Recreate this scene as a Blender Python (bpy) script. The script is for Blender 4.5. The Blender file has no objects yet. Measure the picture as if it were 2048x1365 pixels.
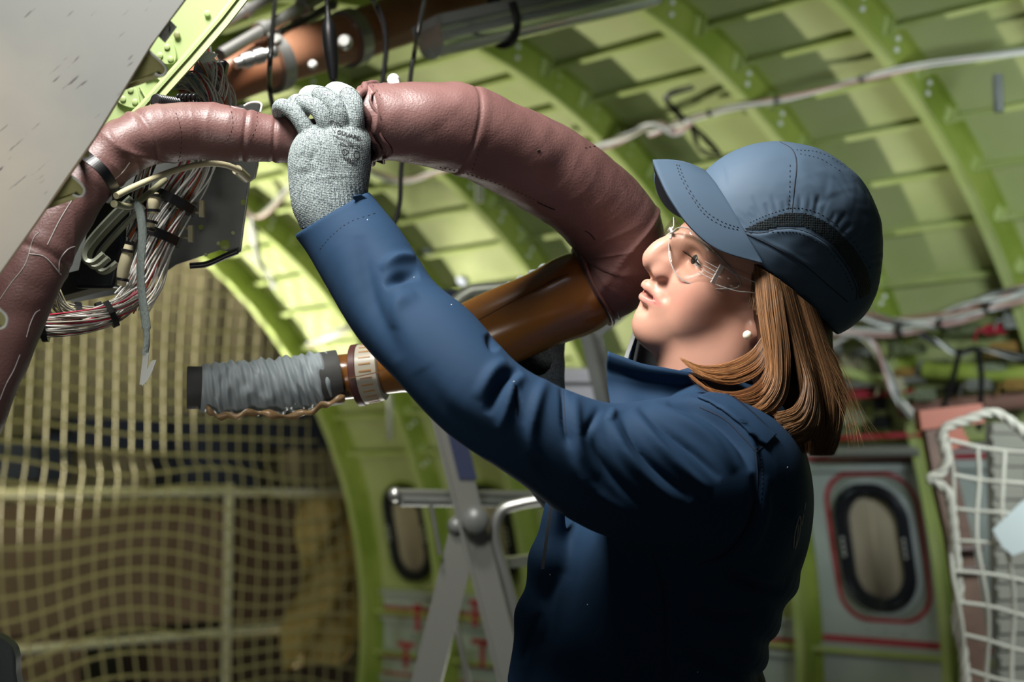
import bpy, bmesh, math, random
import numpy as np
from mathutils import Vector, Matrix, noise as mnoise
from mathutils.bvhtree import BVHTree
random.seed(7); RNG = np.random.default_rng(7)
scene = bpy.context.scene
COL = scene.collection
R_ = math.radians
# ------------------------------------------------------------------ camera
FPX = 50/36*2048.0
PITCH = R_(6.0)
CAM = np.array([0.0, 0.0, 1.35])
CX = np.array([1.0, 0, 0]); CY = np.array([0, math.cos(PITCH), math.sin(PITCH)]); CZ = np.array([0, -math.sin(PITCH), math.cos(PITCH)])
cd = bpy.data.cameras.new('camera'); cd.lens = 50; cd.sensor_width = 36; cd.clip_start = 0.05; cd.clip_end = 100
cd.dof.use_dof = True; cd.dof.focus_distance = 1.44; cd.dof.aperture_fstop = 4.5
cam = bpy.data.objects.new('camera', cd); COL.objects.link(cam)
cam.location = CAM; cam.rotation_euler = (R_(90)+PITCH, 0, 0)
scene.camera = cam
# ------------------------------------------------------------------ world and colour management
scene.view_settings.view_transform = 'Standard'; scene.view_settings.look = 'None'
scene.view_settings.gamma = 1; scene.view_settings.use_curve_mapping = False
scene.view_settings.exposure = 0.0
w = bpy.data.worlds.new('hangar_air'); scene.world = w; w.use_nodes = True
w.node_tree.nodes['Background'].inputs[0].default_value = (0.55, 0.62, 0.62, 1)
w.node_tree.nodes['Background'].inputs[1].default_value = 0.07
# fuselage frame: s along the barrel axis (away, to the left), n outwards through the window side, z height over the camera
TH = R_(47)
AX = np.array([-math.sin(TH), math.cos(TH), 0]); NX = np.array([math.cos(TH), math.sin(TH), 0])
def F(s, n, z): return CAM + AX*s + NX*n + np.array([0, 0, z])
def C(x, y, z): return CAM + CX*x + CY*y + CZ*z                 # metres right / ahead / up of the camera
def P(px, py, d): return C((px-1024)/FPX*d, d, (682.5-py)/FPX*d)   # where a photo point lies at distance d
def area(name, loc, target, size, power, col=(1, 1, 1), size_y=None, spread=None):
    l = bpy.data.lights.new(name, 'AREA'); l.energy = power; l.color = col; l.size = size
    if size_y: l.shape = 'RECTANGLE'; l.size_y = size_y
    if spread: l.spread = R_(spread)
    o = bpy.data.objects.new(name, l); COL.objects.link(o); o.location = loc
    d = Vector(target)-Vector(loc); o.rotation_euler = d.to_track_quat('-Z', 'Y').to_euler()
    return o
def spot(name, loc, target, power, angle, radius, col=(1, 1, 1), blend=0.4):
    l = bpy.data.lights.new(name, 'SPOT'); l.energy = power; l.color = col; l.spot_size = R_(angle); l.shadow_soft_size = radius; l.spot_blend = blend
    o = bpy.data.objects.new(name, l); COL.objects.link(o); o.location = loc
    d = Vector(target)-Vector(loc); o.rotation_euler = d.to_track_quat('-Z', 'Y').to_euler()
    return o
# key softbox above left of the camera, shining on the worker and the duct
area('key_softbox', C(-0.42, 1.08, 1.02), P(1150, 640, 1.47), 0.40, 16.5, (1.0, 0.98, 0.94), spread=100)
area('front_fill', C(-0.55, 0.25, -0.35), P(80, 250, 1.25), 0.3, 0.55, (1.0, 0.97, 0.90), spread=60)
# work light near the open end of the barrel, low, throws frame shadows over the skin towards the right
spot('barrel_work_light', F(6.6, 2.2, -0.55), F(6.6-1.182, 2.2+0.628, -0.55+1.486), 1500, 70, 0.07, (1.0, 0.97, 0.90), 0.22)
# weaker cool light for the lower right wall
area('side_fill', F(0.5, 2.6, 0.6), F(2.6, 4.6, -0.45), 0.4, 20, (0.85, 0.95, 1.0), spread=120)
area('overhead_wash', C(-0.35, 1.9, 1.35), P(640, 70, 2.5), 0.3, 9, (1, .97, .92), spread=80)
# back light behind the duct for its thin rims
area('rim_light', C(-0.1, 3.0, -0.9), P(1000, 450, 1.5), 0.5, 1.4, (1, 0.98, 0.9), spread=90)
area('net_wash', F(4.1, 1.9, -1.15), F(5.45, 3.7, 0.25), 0.4, 4.5, (1, .95, .8), spread=70)
area('curtain_wash', F(6.95, 4.6, 1.95), F(7.4, 5.0, .2), 0.6, 11, (1.0, 0.93, 0.75))
# warm light beyond the net
area('warm_bay_light', F(5.85, 5.15, -1.22), F(5.5, 4.4, 0.2), 0.35, 4, (1.0, 0.8, 0.45))
# ------------------------------------------------------------------ materials
def mat(name, col, rough=0.5, metal=0.0, spec=0.5, bump=0, bscale=100, bdist=0.001, col2=None, cscale=8, cdetail=6, cramp=(0.4, 0.6), coat=0, sheen=0, alpha=1, trans=0, ior=1.45, sss=0, rvar=0, vcol=None, emis=None, estr=0, bstretch=None):
    m = bpy.data.materials.new(name); m.use_nodes = True; t = m.node_tree; b = t.nodes['Principled BSDF']; N = t.nodes.new; L = t.links.new
    b.inputs['Base Color'].default_value = (*col, 1); b.inputs['Roughness'].default_value = rough; b.inputs['Metallic'].default_value = metal
    b.inputs['Specular IOR Level'].default_value = spec; b.inputs['Coat Weight'].default_value = coat; b.inputs['Coat Roughness'].default_value = 0.2
    b.inputs['Alpha'].default_value = alpha; b.inputs['Transmission Weight'].default_value = trans; b.inputs['IOR'].default_value = ior
    if sheen: b.inputs['Sheen Weight'].default_value = sheen; b.inputs['Sheen Roughness'].default_value = 0.4
    if sss:
        b.inputs['Subsurface Weight'].default_value = sss; b.inputs['Subsurface Radius'].default_value = (1, .35, .2); b.inputs['Subsurface Scale'].default_value = 0.006
    if emis: b.inputs['Emission Color'].default_value = (*emis, 1); b.inputs['Emission Strength'].default_value = estr
    tc = N('ShaderNodeTexCoord')
    src = None
    if vcol:
        a = N('ShaderNodeAttribute'); a.attribute_name = vcol; src = a.outputs['Color']; L(src, b.inputs['Base Color'])
    if col2 is not None:
        n = N('ShaderNodeTexNoise'); n.inputs['Scale'].default_value = cscale; n.inputs['Detail'].default_value = cdetail; L(tc.outputs['Object'], n.inputs['Vector'])
        r = N('ShaderNodeValToRGB'); r.color_ramp.elements[0].position = cramp[0]; r.color_ramp.elements[1].position = cramp[1]
        r.color_ramp.elements[0].color = (*col, 1); r.color_ramp.elements[1].color = (*col2, 1)
        L(n.outputs['Fac'], r.inputs['Fac']); L(r.outputs['Color'], b.inputs['Base Color'])
        if rvar:
            mr = N('ShaderNodeMapRange'); mr.inputs['To Min'].default_value = rough-rvar; mr.inputs['To Max'].default_value = rough+rvar
            L(n.outputs['Fac'], mr.inputs['Value']); L(mr.outputs['Result'], b.inputs['Roughness'])
    if bump:
        n = N('ShaderNodeTexNoise'); n.inputs['Scale'].default_value = bscale; n.inputs['Detail'].default_value = 4
        if bstretch:
            mp = N('ShaderNodeMapping'); mp.inputs['Scale'].default_value = bstretch; L(tc.outputs['Object'], mp.inputs['Vector']); L(mp.outputs['Vector'], n.inputs['Vector'])
        else: L(tc.outputs['Object'], n.inputs['Vector'])
        bp = N('ShaderNodeBump'); bp.inputs['Strength'].default_value = bump; bp.inputs['Distance'].default_value = bdist
        L(n.outputs['Fac'], bp.inputs['Height']); L(bp.outputs['Normal'], b.inputs['Normal'])
    return m
# ------------------------------------------------------------------ objects
def smooth(me, on=True):
    me.polygons.foreach_set('use_smooth', [on]*len(me.polygons)); me.update()
def mkobj(name, V, Fc, m=None, parent=None, sm=True, angle=None):
    V = np.asarray(V, float); me = bpy.data.meshes.new(name)
    if isinstance(Fc, np.ndarray) and len(Fc):
        k = Fc.shape[1]; me.vertices.add(len(V)); me.vertices.foreach_set('co', V.ravel()); me.loops.add(Fc.size); me.loops.foreach_set('vertex_index', Fc.ravel().astype(np.int32))
        me.polygons.add(len(Fc)); me.polygons.foreach_set('loop_start', np.arange(0, Fc.size, k, dtype=np.int32)); me.update(calc_edges=True); me.validate()
    else: me.from_pydata(V.tolist(), [], [list(map(int, f)) for f in Fc])
    smooth(me, sm)
    o = bpy.data.objects.new(name, me); COL.objects.link(o)
    if m: me.materials.append(m)
    if parent: o.parent = parent
    if angle is not None: sharp(me, angle)
    return o
def sharp(me, angle):
    bm = bmesh.new(); bm.from_mesh(me)
    for e in bm.edges:
        if len(e.link_faces) == 2 and e.calc_face_angle(0) > R_(angle): e.smooth = False
    bm.to_mesh(me); bm.free()
class MB:
    """collects shapes that end up as one mesh"""
    def __init__(s): s.v = []; s.f = []; s.n = 0
    def add(s, V, Fc):
        V = np.asarray(V, float); s.v.append(V); s.f += [[int(i)+s.n for i in f] for f in Fc]; s.n += len(V); return s
    def box(s, c, X, Y, Z, taper=1):
        c = np.asarray(c); X = np.asarray(X); Y = np.asarray(Y); Z = np.asarray(Z)      # half vectors
        v = [c+X*i*(taper if k > 0 else 1)+Y*j*(taper if k > 0 else 1)+Z*k for k in (-1, 1) for j in (-1, 1) for i in (-1, 1)]
        return s.add(v, [(0, 2, 3, 1), (4, 5, 7, 6), (0, 1, 5, 4), (2, 6, 7, 3), (0, 4, 6, 2), (1, 3, 7, 5)])
    def bar(s, a, b, w_, h_, up=(0, 0, 1)):
        a = np.asarray(a, float); b = np.asarray(b, float); t = b-a; L_ = np.linalg.norm(t); t = t/L_
        x = np.cross(t, up); x = x/np.linalg.norm(x); y = np.cross(x, t)
        return s.box((a+b)/2, x*w_/2, y*h_/2, t*L_/2)
    def tube(s, pts, r, seg=8, cap=True, closed=False):
        V, Fc = tube_mesh(pts, r, seg, cap, closed); return s.add(V, Fc)
    def disc(s, c, nrm, r, h, seg=12, dome=0.0):
        nrm = np.asarray(nrm, float); nrm = nrm/np.linalg.norm(nrm); c = np.asarray(c, float)
        pts = [c, c+nrm*h*0.7, c+nrm*h]; rr = [r, r, r*(0.75 if dome else 0.95)]
        V, Fc = tube_mesh(pts, rr, seg, True, False, refdir=nrm); return s.add(V, Fc)
    def ball(s, c, r, seg=10, sc=(1, 1, 1)):
        V = []; Fc = []; rings = seg//2+1
        for i in range(rings+1):
            ph = math.pi*i/rings
            for j in range(seg):
                a = 2*math.pi*j/seg; V.append((c[0]+r*sc[0]*math.sin(ph)*math.cos(a), c[1]+r*sc[1]*math.sin(ph)*math.sin(a), c[2]+r*sc[2]*math.cos(ph)))
        for i in range(rings):
            for j in range(seg):
                a = i*seg+j; b = i*seg+(j+1) % seg; Fc.append((a, a+seg, b+seg, b))
        return s.add(V, Fc)
    def plate(s, outline, nrm, th):
        """a flat outline (3d points) given a thickness along nrm"""
        o = np.asarray(outline, float); nrm = np.asarray(nrm, float); nrm = nrm/np.linalg.norm(nrm)*th; n = len(o)
        V = np.vstack([o, o+nrm]); Fc = [list(range(n))[::-1], list(range(n, 2*n))]+[[i, (i+1) % n, n+(i+1) % n, n+i] for i in range(n)]
        return s.add(V, Fc)
    def build(s, name, m=None, parent=None, sm=False, angle=35):
        V = np.vstack(s.v)
        o = mkobj(name, V, s.f, m, parent, True); sharp(o.data, angle if not sm else 80)
        bm = bmesh.new(); bm.from_mesh(o.data); bmesh.ops.recalc_face_normals(bm, faces=bm.faces); bm.to_mesh(o.data); bm.free()
        return o
def catmull(pts, n):
    """smooth curve through pts (any dimension), n samples in all"""
    p = np.asarray(pts, float); k = len(p)
    if k < 3:
        t = np.linspace(0, k-1, n)[:, None]; return p[0]*(1-t)+p[1]*t
    pe = np.vstack([2*p[0]-p[1], p, 2*p[-1]-p[-2]])
    t = np.linspace(0, k-1, n); i = np.minimum(t.astype(int), k-2); u = (t-i)[:, None]
    a, b, c, d = pe[i], pe[i+1], pe[i+2], pe[i+3]
    return 0.5*((2*b)+(-a+c)*u+(2*a-5*b+4*c-d)*u**2+(-a+3*b-3*c+d)*u**3)
def frames(pts, refdir=None):
    p = np.asarray(pts, float); t = np.gradient(p, axis=0); l = np.linalg.norm(t, axis=1)
    if l.min() < 1e-9 and refdir is None: refdir = p[-1]-p[0]
    t = np.where(l[:, None] > 1e-9, t/np.maximum(l, 1e-9)[:, None], 0)
    if refdir is not None:
        for i in range(len(t)):
            if np.linalg.norm(t[i]) < .5: t[i] = refdir/np.linalg.norm(refdir)
    u = np.cross(t[0], (0, 0, 1.0))
    if np.linalg.norm(u) < 0.1: u = np.cross(t[0], (0, 1.0, 0))
    u /= np.linalg.norm(u); U = [u]
    for i in range(1, len(p)):
        u = U[-1]-t[i]*np.dot(U[-1], t[i]); u /= np.linalg.norm(u); U.append(u)
    U = np.array(U); return t, U, np.cross(t, U)
def tube_mesh(pts, r, seg=8, cap=True, closed=False, refdir=None):
    p = np.asarray(pts, float); n = len(p)
    if closed: q = np.vstack([p[-1:], p, p[:1]]); t, U, W = frames(q); t, U, W = t[1:-1], U[1:-1], W[1:-1]
    else: t, U, W = frames(p, refdir)
    r = np.broadcast_to(np.asarray(r, float), (n,)); a = np.arange(seg)*2*math.pi/seg
    V = (p[:, None]+r[:, None, None]*(np.cos(a)[None, :, None]*U[:, None]+np.sin(a)[None, :, None]*W[:, None])).reshape(-1, 3)
    Fc = []
    m = n if closed else n-1
    for i in range(m):
        k = ((i+1) % n)*seg
        for j in range(seg): j2 = (j+1) % seg; Fc.append((i*seg+j, i*seg+j2, k+j2, k+j))
    if cap and not closed: Fc.append(tuple(range(seg))[::-1]); Fc.append(tuple(range((n-1)*seg, n*seg)))
    return V, Fc
def skin_tube(name, path, radii, m, parent=None, nring=200, seg=48, disp=None, capends=True, ell=None):
    """hose or wrapped duct: path (k,3) world, radii (k,), disp(u, theta, s_metres, ringpoints)->offset in metres"""
    q = np.hstack([np.asarray(path, float), np.asarray(radii, float)[:, None]]); c = catmull(q, nring)
    p, r = c[:, :3], c[:, 3]; t, U, W = frames(p)
    a = np.arange(seg)*2*math.pi/seg; s_ = np.concatenate([[0], np.cumsum(np.linalg.norm(np.diff(p, axis=0), axis=1))])
    D = np.cos(a)[None, :, None]*U[:, None]+np.sin(a)[None, :, None]*W[:, None]
    RR = np.broadcast_to(r[:, None], (nring, seg)).copy()
    if disp is not None: RR = RR+disp(np.linspace(0, 1, nring)[:, None], D, s_[:, None], p[:, None]+RR[..., None]*D)
    V = (p[:, None]+RR[..., None]*D).reshape(-1, 3)
    i, j = np.meshgrid(np.arange(nring-1), np.arange(seg), indexing='ij'); j2 = (j+1) % seg
    Fq = np.stack([i*seg+j, i*seg+j2, (i+1)*seg+j2, (i+1)*seg+j], -1).reshape(-1, 4).tolist()
    if capends: Fq += [list(range(seg))[::-1], list(range((nring-1)*seg, nring*seg))]
    o = mkobj(name, V, Fq, m, parent); sharp(o.data, 70); return o
def vnoise(Pn, scale, octs=3, seed=0):
    """cheap smooth pseudo noise by sums of rotated sines, vectorised"""
    rg = np.random.default_rng(seed); out = 0; amp = 1; tot = 0
    for o in range(octs):
        acc = 0
        for k in range(5):
            d = rg.normal(size=3); d /= np.linalg.norm(d); d2 = rg.normal(size=3); d2 /= np.linalg.norm(d2)
            x = Pn@d*scale*(2**o)*rg.uniform(.7, 1.4)+rg.uniform(0, 6.28)
            acc = acc+np.sin(x+1.7*np.sin(Pn@d2*scale*(2**o)*.8+rg.uniform(0, 6.28)))
        out = out+amp*acc/2.5; tot += amp; amp *= .5
    return out/tot
def empty(name, loc=(0, 0, 0), parent=None):
    o = bpy.data.objects.new(name, None); COL.objects.link(o); o.location = loc; o.empty_display_size = 0.05
    if parent: o.parent = parent
    return o
def tag(o, label=None, cat=None, group=None, kind=None):
    if label: o['label'] = label
    if cat: o['category'] = cat
    if group: o['group'] = group
    if kind: o['kind'] = kind
    return o
# ------------------------------------------------------------------ distance-field modelling (soft bodies, cloth, head, gloves), metres in camera-aligned axes
class SDF:
    def __init__(s, lo, hi, h, big=0.03):
        s.h = h; s.lo = np.array(lo, float); s.n = np.ceil((np.array(hi)-s.lo)/h).astype(int)+1; s.big = big
        s.f = np.full(s.n, big, np.float32)
    def win(s, lo, hi, pad):
        i0 = np.maximum(np.floor((np.array(lo)-pad-s.lo)/s.h).astype(int), 0); i1 = np.minimum(np.ceil((np.array(hi)+pad-s.lo)/s.h).astype(int)+1, s.n)
        if (i1 <= i0).any(): return None
        ax = [(s.lo[k]+np.arange(i0[k], i1[k])*s.h).astype(np.float32) for k in range(3)]
        return (slice(i0[0], i1[0]), slice(i0[1], i1[1]), slice(i0[2], i1[2])), ax[0][:, None, None], ax[1][None, :, None], ax[2][None, None, :]
    def comb(s, sl, d, k, op):
        a = s.f[sl]
        if op == 'u': s.f[sl] = smin(a, d, k)
        elif op == 'd': s.f[sl] = -smin(-a, d, k)
        elif op == 'i': s.f[sl] = -smin(-a, -d, k)
    def cap(s, a, b, ra, rb, k=0.004, op='u'):
        a = np.array(a, float); b = np.array(b, float); rm = max(ra, rb)
        w_ = s.win(np.minimum(a, b)-rm, np.maximum(a, b)+rm, k*1.5+s.h*2+s.big*.5)
        if w_ is None: return s
        sl, X, Y, Z = w_; ab = b-a; L2 = max(float(ab@ab), 1e-12)
        t = np.clip(((X-a[0])*ab[0]+(Y-a[1])*ab[1]+(Z-a[2])*ab[2])/L2, 0, 1)
        d = np.sqrt((X-a[0]-t*ab[0])**2+(Y-a[1]-t*ab[1])**2+(Z-a[2]-t*ab[2])**2)-(ra+(rb-ra)*t)
        s.comb(sl, d, k, op); return s
    def chain(s, pts, rs, k=0.004, op='u', n=None):
        q = np.hstack([np.asarray(pts, float), np.asarray(rs, float)[:, None]])
        if n: q = catmull(q, n)
        g = None
        for i in range(len(q)-1): s.cap(q[i][:3], q[i+1][:3], q[i][3], q[i+1][3], k, op)
        return s
    def ell(s, c, r, M=None, k=0.004, op='u'):
        """ellipsoid, M columns = local axes"""
        c = np.array(c, float); r = np.array(r, float); M = np.eye(3) if M is None else np.asarray(M)
        ext = np.sqrt(((M*r)**2).sum(1)); w_ = s.win(c-ext, c+ext, k*1.5+s.h*2+s.big*.5)
        if w_ is None: return s
        sl, X, Y, Z = w_; q = []
        for j in range(3): q.append(((X-c[0])*M[0, j]+(Y-c[1])*M[1, j]+(Z-c[2])*M[2, j])/r[j])
        k0 = np.sqrt(q[0]**2+q[1]**2+q[2]**2); k1 = np.sqrt((q[0]/r[0])**2+(q[1]/r[1])**2+(q[2]/r[2])**2)
        d = k0*(k0-1)/np.maximum(k1, 1e-6); s.comb(sl, d, k, op); return s
    def halfspace(s, p0, n, k=0.002):
        """keep the side n points away from"""
        n = np.array(n, float); n /= np.linalg.norm(n); sl, X, Y, Z = s.win(s.lo, s.lo+s.n*s.h, 0)
        s.comb(sl, (X-p0[0])*n[0]+(Y-p0[1])*n[1]+(Z-p0[2])*n[2], k, 'i'); return s
    def mesh(s):
        f = s.f; ins = f < 0; n = f.shape
        c = np.zeros(tuple(k-1 for k in n), np.uint8)
        for dx in (0, 1):
            for dy in (0, 1):
                for dz in (0, 1): c += ins[dx:n[0]-1+dx, dy:n[1]-1+dy, dz:n[2]-1+dz]
        act = np.argwhere((c > 0) & (c < 8)); idx = np.full(c.shape, -1, np.int32); idx[tuple(act.T)] = np.arange(len(act))
        cor = np.array([(x, y, z) for x in (0, 1) for y in (0, 1) for z in (0, 1)])
        vals = np.stack([f[act[:, 0]+q[0], act[:, 1]+q[1], act[:, 2]+q[2]] for q in cor], 1)
        S = np.zeros((len(act), 3)); cnt = np.zeros(len(act))
        for a in range(8):
            for b in range(a+1, 8):
                if np.abs(cor[a]-cor[b]).sum() != 1: continue
                va, vb = vals[:, a], vals[:, b]; m = (va < 0) != (vb < 0); t = np.where(m, va/np.where(m, va-vb, 1), 0)
                S += np.where(m[:, None], cor[a]+(cor[b]-cor[a])*t[:, None], 0); cnt += m
        V = s.lo+(act+S/cnt[:, None])*s.h
        Q = []
        for ax in range(3):
            o = [1, 1, 1]; o[ax] = 0
            a_ = ins[1:-1, 1:-1, 1:-1] if False else None
            sl0 = [slice(1, n[k]-1) for k in range(3)]; sl1 = list(sl0); sl0[ax] = slice(0, n[ax]-1); sl1[ax] = slice(1, n[ax])
            A = ins[tuple(sl0)]; B = ins[tuple(sl1)]; e = np.argwhere(A != B)
            if not len(e): continue
            flip = A[tuple(e.T)]
            base = e+np.array([0 if k == ax else 1 for k in range(3)])
            u, v = (ax+1) % 3, (ax+2) % 3; du = np.zeros(3, int); du[u] = 1; dv = np.zeros(3, int); dv[v] = 1
            q = np.stack([idx[tuple((base-du-dv).T)], idx[tuple((base-dv).T)], idx[tuple(base.T)], idx[tuple((base-du).T)]], 1)
            q = np.where(flip[:, None], q, q[:, ::-1]); Q.append(q)
        return V, np.vstack(Q)
def smin(a, b, k):
    if k <= 0: return np.minimum(a, b)
    h = np.maximum(k-np.abs(a-b), 0)/k
    return np.minimum(a, b)-h*h*k*0.25
def vnormals(V, Q):
    nf = np.cross(V[Q[:, 2]]-V[Q[:, 0]], V[Q[:, 3]]-V[Q[:, 1]]); N = np.zeros_like(V)
    for k in range(4): np.add.at(N, Q[:, k], nf)
    return N/np.maximum(np.linalg.norm(N, axis=1), 1e-12)[:, None]
def laplace(V, Q, it=2, lam=0.5):
    E = np.vstack([Q[:, [0, 1]], Q[:, [1, 2]], Q[:, [2, 3]], Q[:, [3, 0]]]); cnt = np.bincount(E[:, 0], minlength=len(V))+np.bincount(E[:, 1], minlength=len(V))
    for _ in range(it):
        S = np.stack([np.bincount(E[:, 0], V[E[:, 1], k], len(V))+np.bincount(E[:, 1], V[E[:, 0], k], len(V)) for k in range(3)], 1)
        V = V+lam*(S/np.maximum(cnt, 1)[:, None]-V)
    return V
def q3(px, py, d): return np.array([(px-1024)/FPX*d, d, (682.5-py)/FPX*d])      # camera-aligned metres
def L3(L): return [q3(*p[:3]) for p in L]
def rp(r, d): return r*d/FPX                                                       # photo radius to metres
def toworld(V): V = np.asarray(V); return CAM+V[..., 0:1]*CX+V[..., 1:2]*CY+V[..., 2:3]*CZ
def pix(V): return np.stack([1024+FPX*V[:, 0]/V[:, 1], 682.5-FPX*V[:, 2]/V[:, 1]], 1)
def pdist(X, poly):
    """distance from 2d points X to polyline, and the position along it 0..1"""
    poly = np.asarray(poly, float); best = np.full(len(X), 1e9); par = np.zeros(len(X)); side = np.zeros(len(X)); n = len(poly)-1
    for i in range(n):
        a, b = poly[i], poly[i+1]; ab = b-a; t = np.clip(((X-a)@ab)/max(ab@ab, 1e-9), 0, 1); dv = X-a-t[:, None]*ab; d = np.hypot(dv[:, 0], dv[:, 1])
        m = d < best; best = np.where(m, d, best); par = np.where(m, (i+t)/n, par); side = np.where(m, np.sign(ab[0]*dv[:, 1]-ab[1]*dv[:, 0]), side)
    return best, par, side
def inside(X, poly):
    poly = np.asarray(poly, float); r = np.zeros(len(X), bool); n = len(poly)
    for i in range(n):
        a, b = poly[i], poly[(i+1) % n]; c = (a[1] > X[:, 1]) != (b[1] > X[:, 1])
        r ^= c & (X[:, 0] < (b[0]-a[0])*(X[:, 1]-a[1])/(b[1]-a[1]+1e-12)+a[0])
    return r
def strokes(V, Q, L, facing=0.15):
    """press folds and seams into a surface: (polyline, width, height in mm[, 'step'])"""
    N = vnormals(V, Q); X = pix(V); view = V/np.linalg.norm(V, axis=1)[:, None]; face = np.clip((-(N*view).sum(1)+facing)/.4, 0, 1); off = np.zeros(len(V))
    for st in L:
        poly = catmull(st[0], max(12, 6*len(st[0]))) if len(st[0]) > 2 else np.array(st[0], float)
        lo = poly.min(0)-st[1]*3; hi = poly.max(0)+st[1]*3; m = ((X > lo) & (X < hi)).all(1) & (face > 0)
        if not m.any(): continue
        d, t, sd = pdist(X[m], poly); end = np.sin(np.pi*np.clip(t, 0, 1))**.8 if len(st) < 4 or st[3] != 'full' else 1
        if len(st) > 3 and st[3] == 'step': g = np.where(sd > 0, np.exp(-(d/(st[1]*3))**2), 0)*(1-np.exp(-(d/(st[1]*.4))**2))
        else: g = np.exp(-(d/st[1])**2)
        off[m] += st[2]*.001*g*end
    return V+N*(off*face)[:, None]
def surf_lines(name, bvh, polys, r, m, parent, off=0.0, dash=None, seg=5):
    if name == 'seam_or_crease' and len(polys) > 1: return [surf_lines(name, bvh, [p], r, m, parent, off, dash, seg) for p in polys]
    """thread lines laid on a surface along photo curves"""
    mb = MB(); cnt = 0
    for poly in polys:
        L_ = float(np.linalg.norm(np.diff(np.array(poly, float), axis=0), axis=1).sum()); q = catmull(poly, max(8, int(L_/3))); run = []
        o = Vector(CAM.tolist())
        def flush(run):
            nonlocal cnt
            if len(run) >= 2: mb.tube(run, r, seg); cnt += 1
        for i, (x, y) in enumerate(q):
            d = Vector((P(x, y, 1.0)-CAM).tolist()).normalized(); h = bvh.ray_cast(o, d)
            ok = h[0] is not None and (dash is None or (i % dash[0]) < dash[1])
            if ok and run and (Vector(run[-1])-h[0]).length > .03: flush(run); run = []
            if ok: run.append(np.array(h[0]+h[1]*off))
            else: flush(run); run = []
        flush(run)
    if cnt: return mb.build(name, m, parent, sm=True)
def bvh_of(o):
    me = o.data; V = [o.matrix_world@v.co for v in me.vertices]; return BVHTree.FromPolygons(V, [tuple(p.vertices) for p in me.polygons])
# ================================================================== materials used all over
GREEN = mat('primer_green', (0.37, 0.42, 0.17), 0.42, spec=0.5, col2=(0.42, 0.46, 0.21), cscale=3, bump=0.05, bscale=40)
GREEN2 = mat('primer_green_stringer', (0.42, 0.48, 0.19), 0.38, col2=(0.36, 0.43, 0.14), cscale=6)
GREENF = mat('primer_green_frame', (0.21, 0.28, 0.04), 0.45, col2=(0.29, 0.35, 0.07), cscale=5)
PALEG = mat('primer_pale_green', (0.30, 0.375, 0.165), 0.42, col2=(0.27, 0.335, 0.14), cscale=9, cramp=(.5, .75), bump=0.06, bscale=300, bdist=.0005)
GREYW = mat('grey_white_paint', (0.42, 0.46, 0.44), 0.45, col2=(0.36, 0.40, 0.38), cscale=4)
RED = mat('red_sealant', (0.28, 0.01, 0.02), 0.4, col2=(0.40, 0.04, 0.06), cscale=12)
BLACKR = mat('black_rubber', (0.010, 0.011, 0.016), 0.4)
BLACK = mat('black_plastic', (0.008, 0.008, 0.009), 0.35)
ALU = mat('brushed_aluminium', (0.25, 0.255, 0.23), 0.35, metal=0.35, bump=0.1, bscale=60, bstretch=(1, 1, 20))
STEEL = mat('bright_steel', (0.55, 0.55, 0.53), 0.38, metal=.9)
GREYM = mat('grey_metal_plate', (0.17, 0.18, 0.17), 0.38, metal=0.25, col2=(0.22, 0.23, 0.22), cscale=14)
WHITE = mat('white_wire', (0.72, 0.72, 0.68), 0.4)
CREAM = mat('cream_plastic', (0.42, 0.38, 0.24), 0.45)
TAN = mat('net_cord_tan', (0.26, 0.23, 0.12), 0.8)
ROPEW = mat('white_rope', (0.25, 0.24, 0.195), 0.85, bump=.4, bscale=180)
BEIGE = mat('beige_cover_sheet', (0.36, 0.31, 0.22), 0.7, col2=(0.32, 0.27, 0.19), cscale=5)
COPPER = mat('copper_brown_duct', (0.30, 0.115, 0.055), 0.28, col2=(0.40, 0.19, 0.11), cscale=5, spec=0.7)
ORANGE = mat('orange_wire', (0.42, 0.09, 0.015), 0.4)
FC0 = np.array([2.65, -0.68]); FR = 2.10
def arc(phi, r=FR): return FC0[0]+r*math.cos(phi), FC0[1]+r*math.sin(phi)
def PS(px, py, s):                                                  # where the sight line meets a ring plane of the barrel
    d = P(px, py, 1.0)-CAM; t = s/float(d@AX); return CAM+d*t
def PN(px, py, n):
    d = P(px, py, 1.0)-CAM; return CAM+d*(n/float(d@NX))
FLOORZ = -1.35
# ------------------------------------------------------------------ shell
def barrel(name, phi0, phi1, s0, s1, m, np_=60, ns=30, r=FR, th=0.006):
    V = []; Fc = []
    for k, rr in enumerate((r, r+th)):
        for i in range(np_+1):
            for j in range(ns+1):
                n, z = arc(phi0+(phi1-phi0)*i/np_, rr); V.append(F(s0+(s1-s0)*j/ns, n, z))
    o1 = (np_+1)*(ns+1); W_ = ns+1
    for i in range(np_):
        for j in range(ns):
            a = i*W_+j; Fc.append((a, a+1, a+W_+1, a+W_)); b = a+o1; Fc.append((b, b+W_, b+W_+1, b+1))
    for i in range(np_):
        for j in (0, ns): a = i*W_+j; Fc.append((a, a+W_, a+W_+o1, a+o1))
    for j in range(ns):
        for i in (0, np_): a = i*W_+j; Fc.append((a, a+1, a+1+o1, a+o1))
    o = mkobj(name, V, Fc, m); sharp(o.data, 40); return o
S0, S1 = -1.2, 5.36
o = barrel('ceiling', R_(38), R_(128), S0, S1, GREEN); tag(o, kind='structure')
o = barrel('wall_right', R_(-23.2), R_(38), S0, S1, GREEN); tag(o, kind='structure')
fm = mat('grey_floor', (0.16, 0.16, 0.15), 0.6, col2=(0.12, 0.12, 0.11), cscale=2)
mb = MB(); mb.box(F(4.0, 4.0, FLOORZ-0.03), AX*6.5, NX*7.0, (0, 0, .03)); tag(mb.build('floor', fm), kind='structure')
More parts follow.
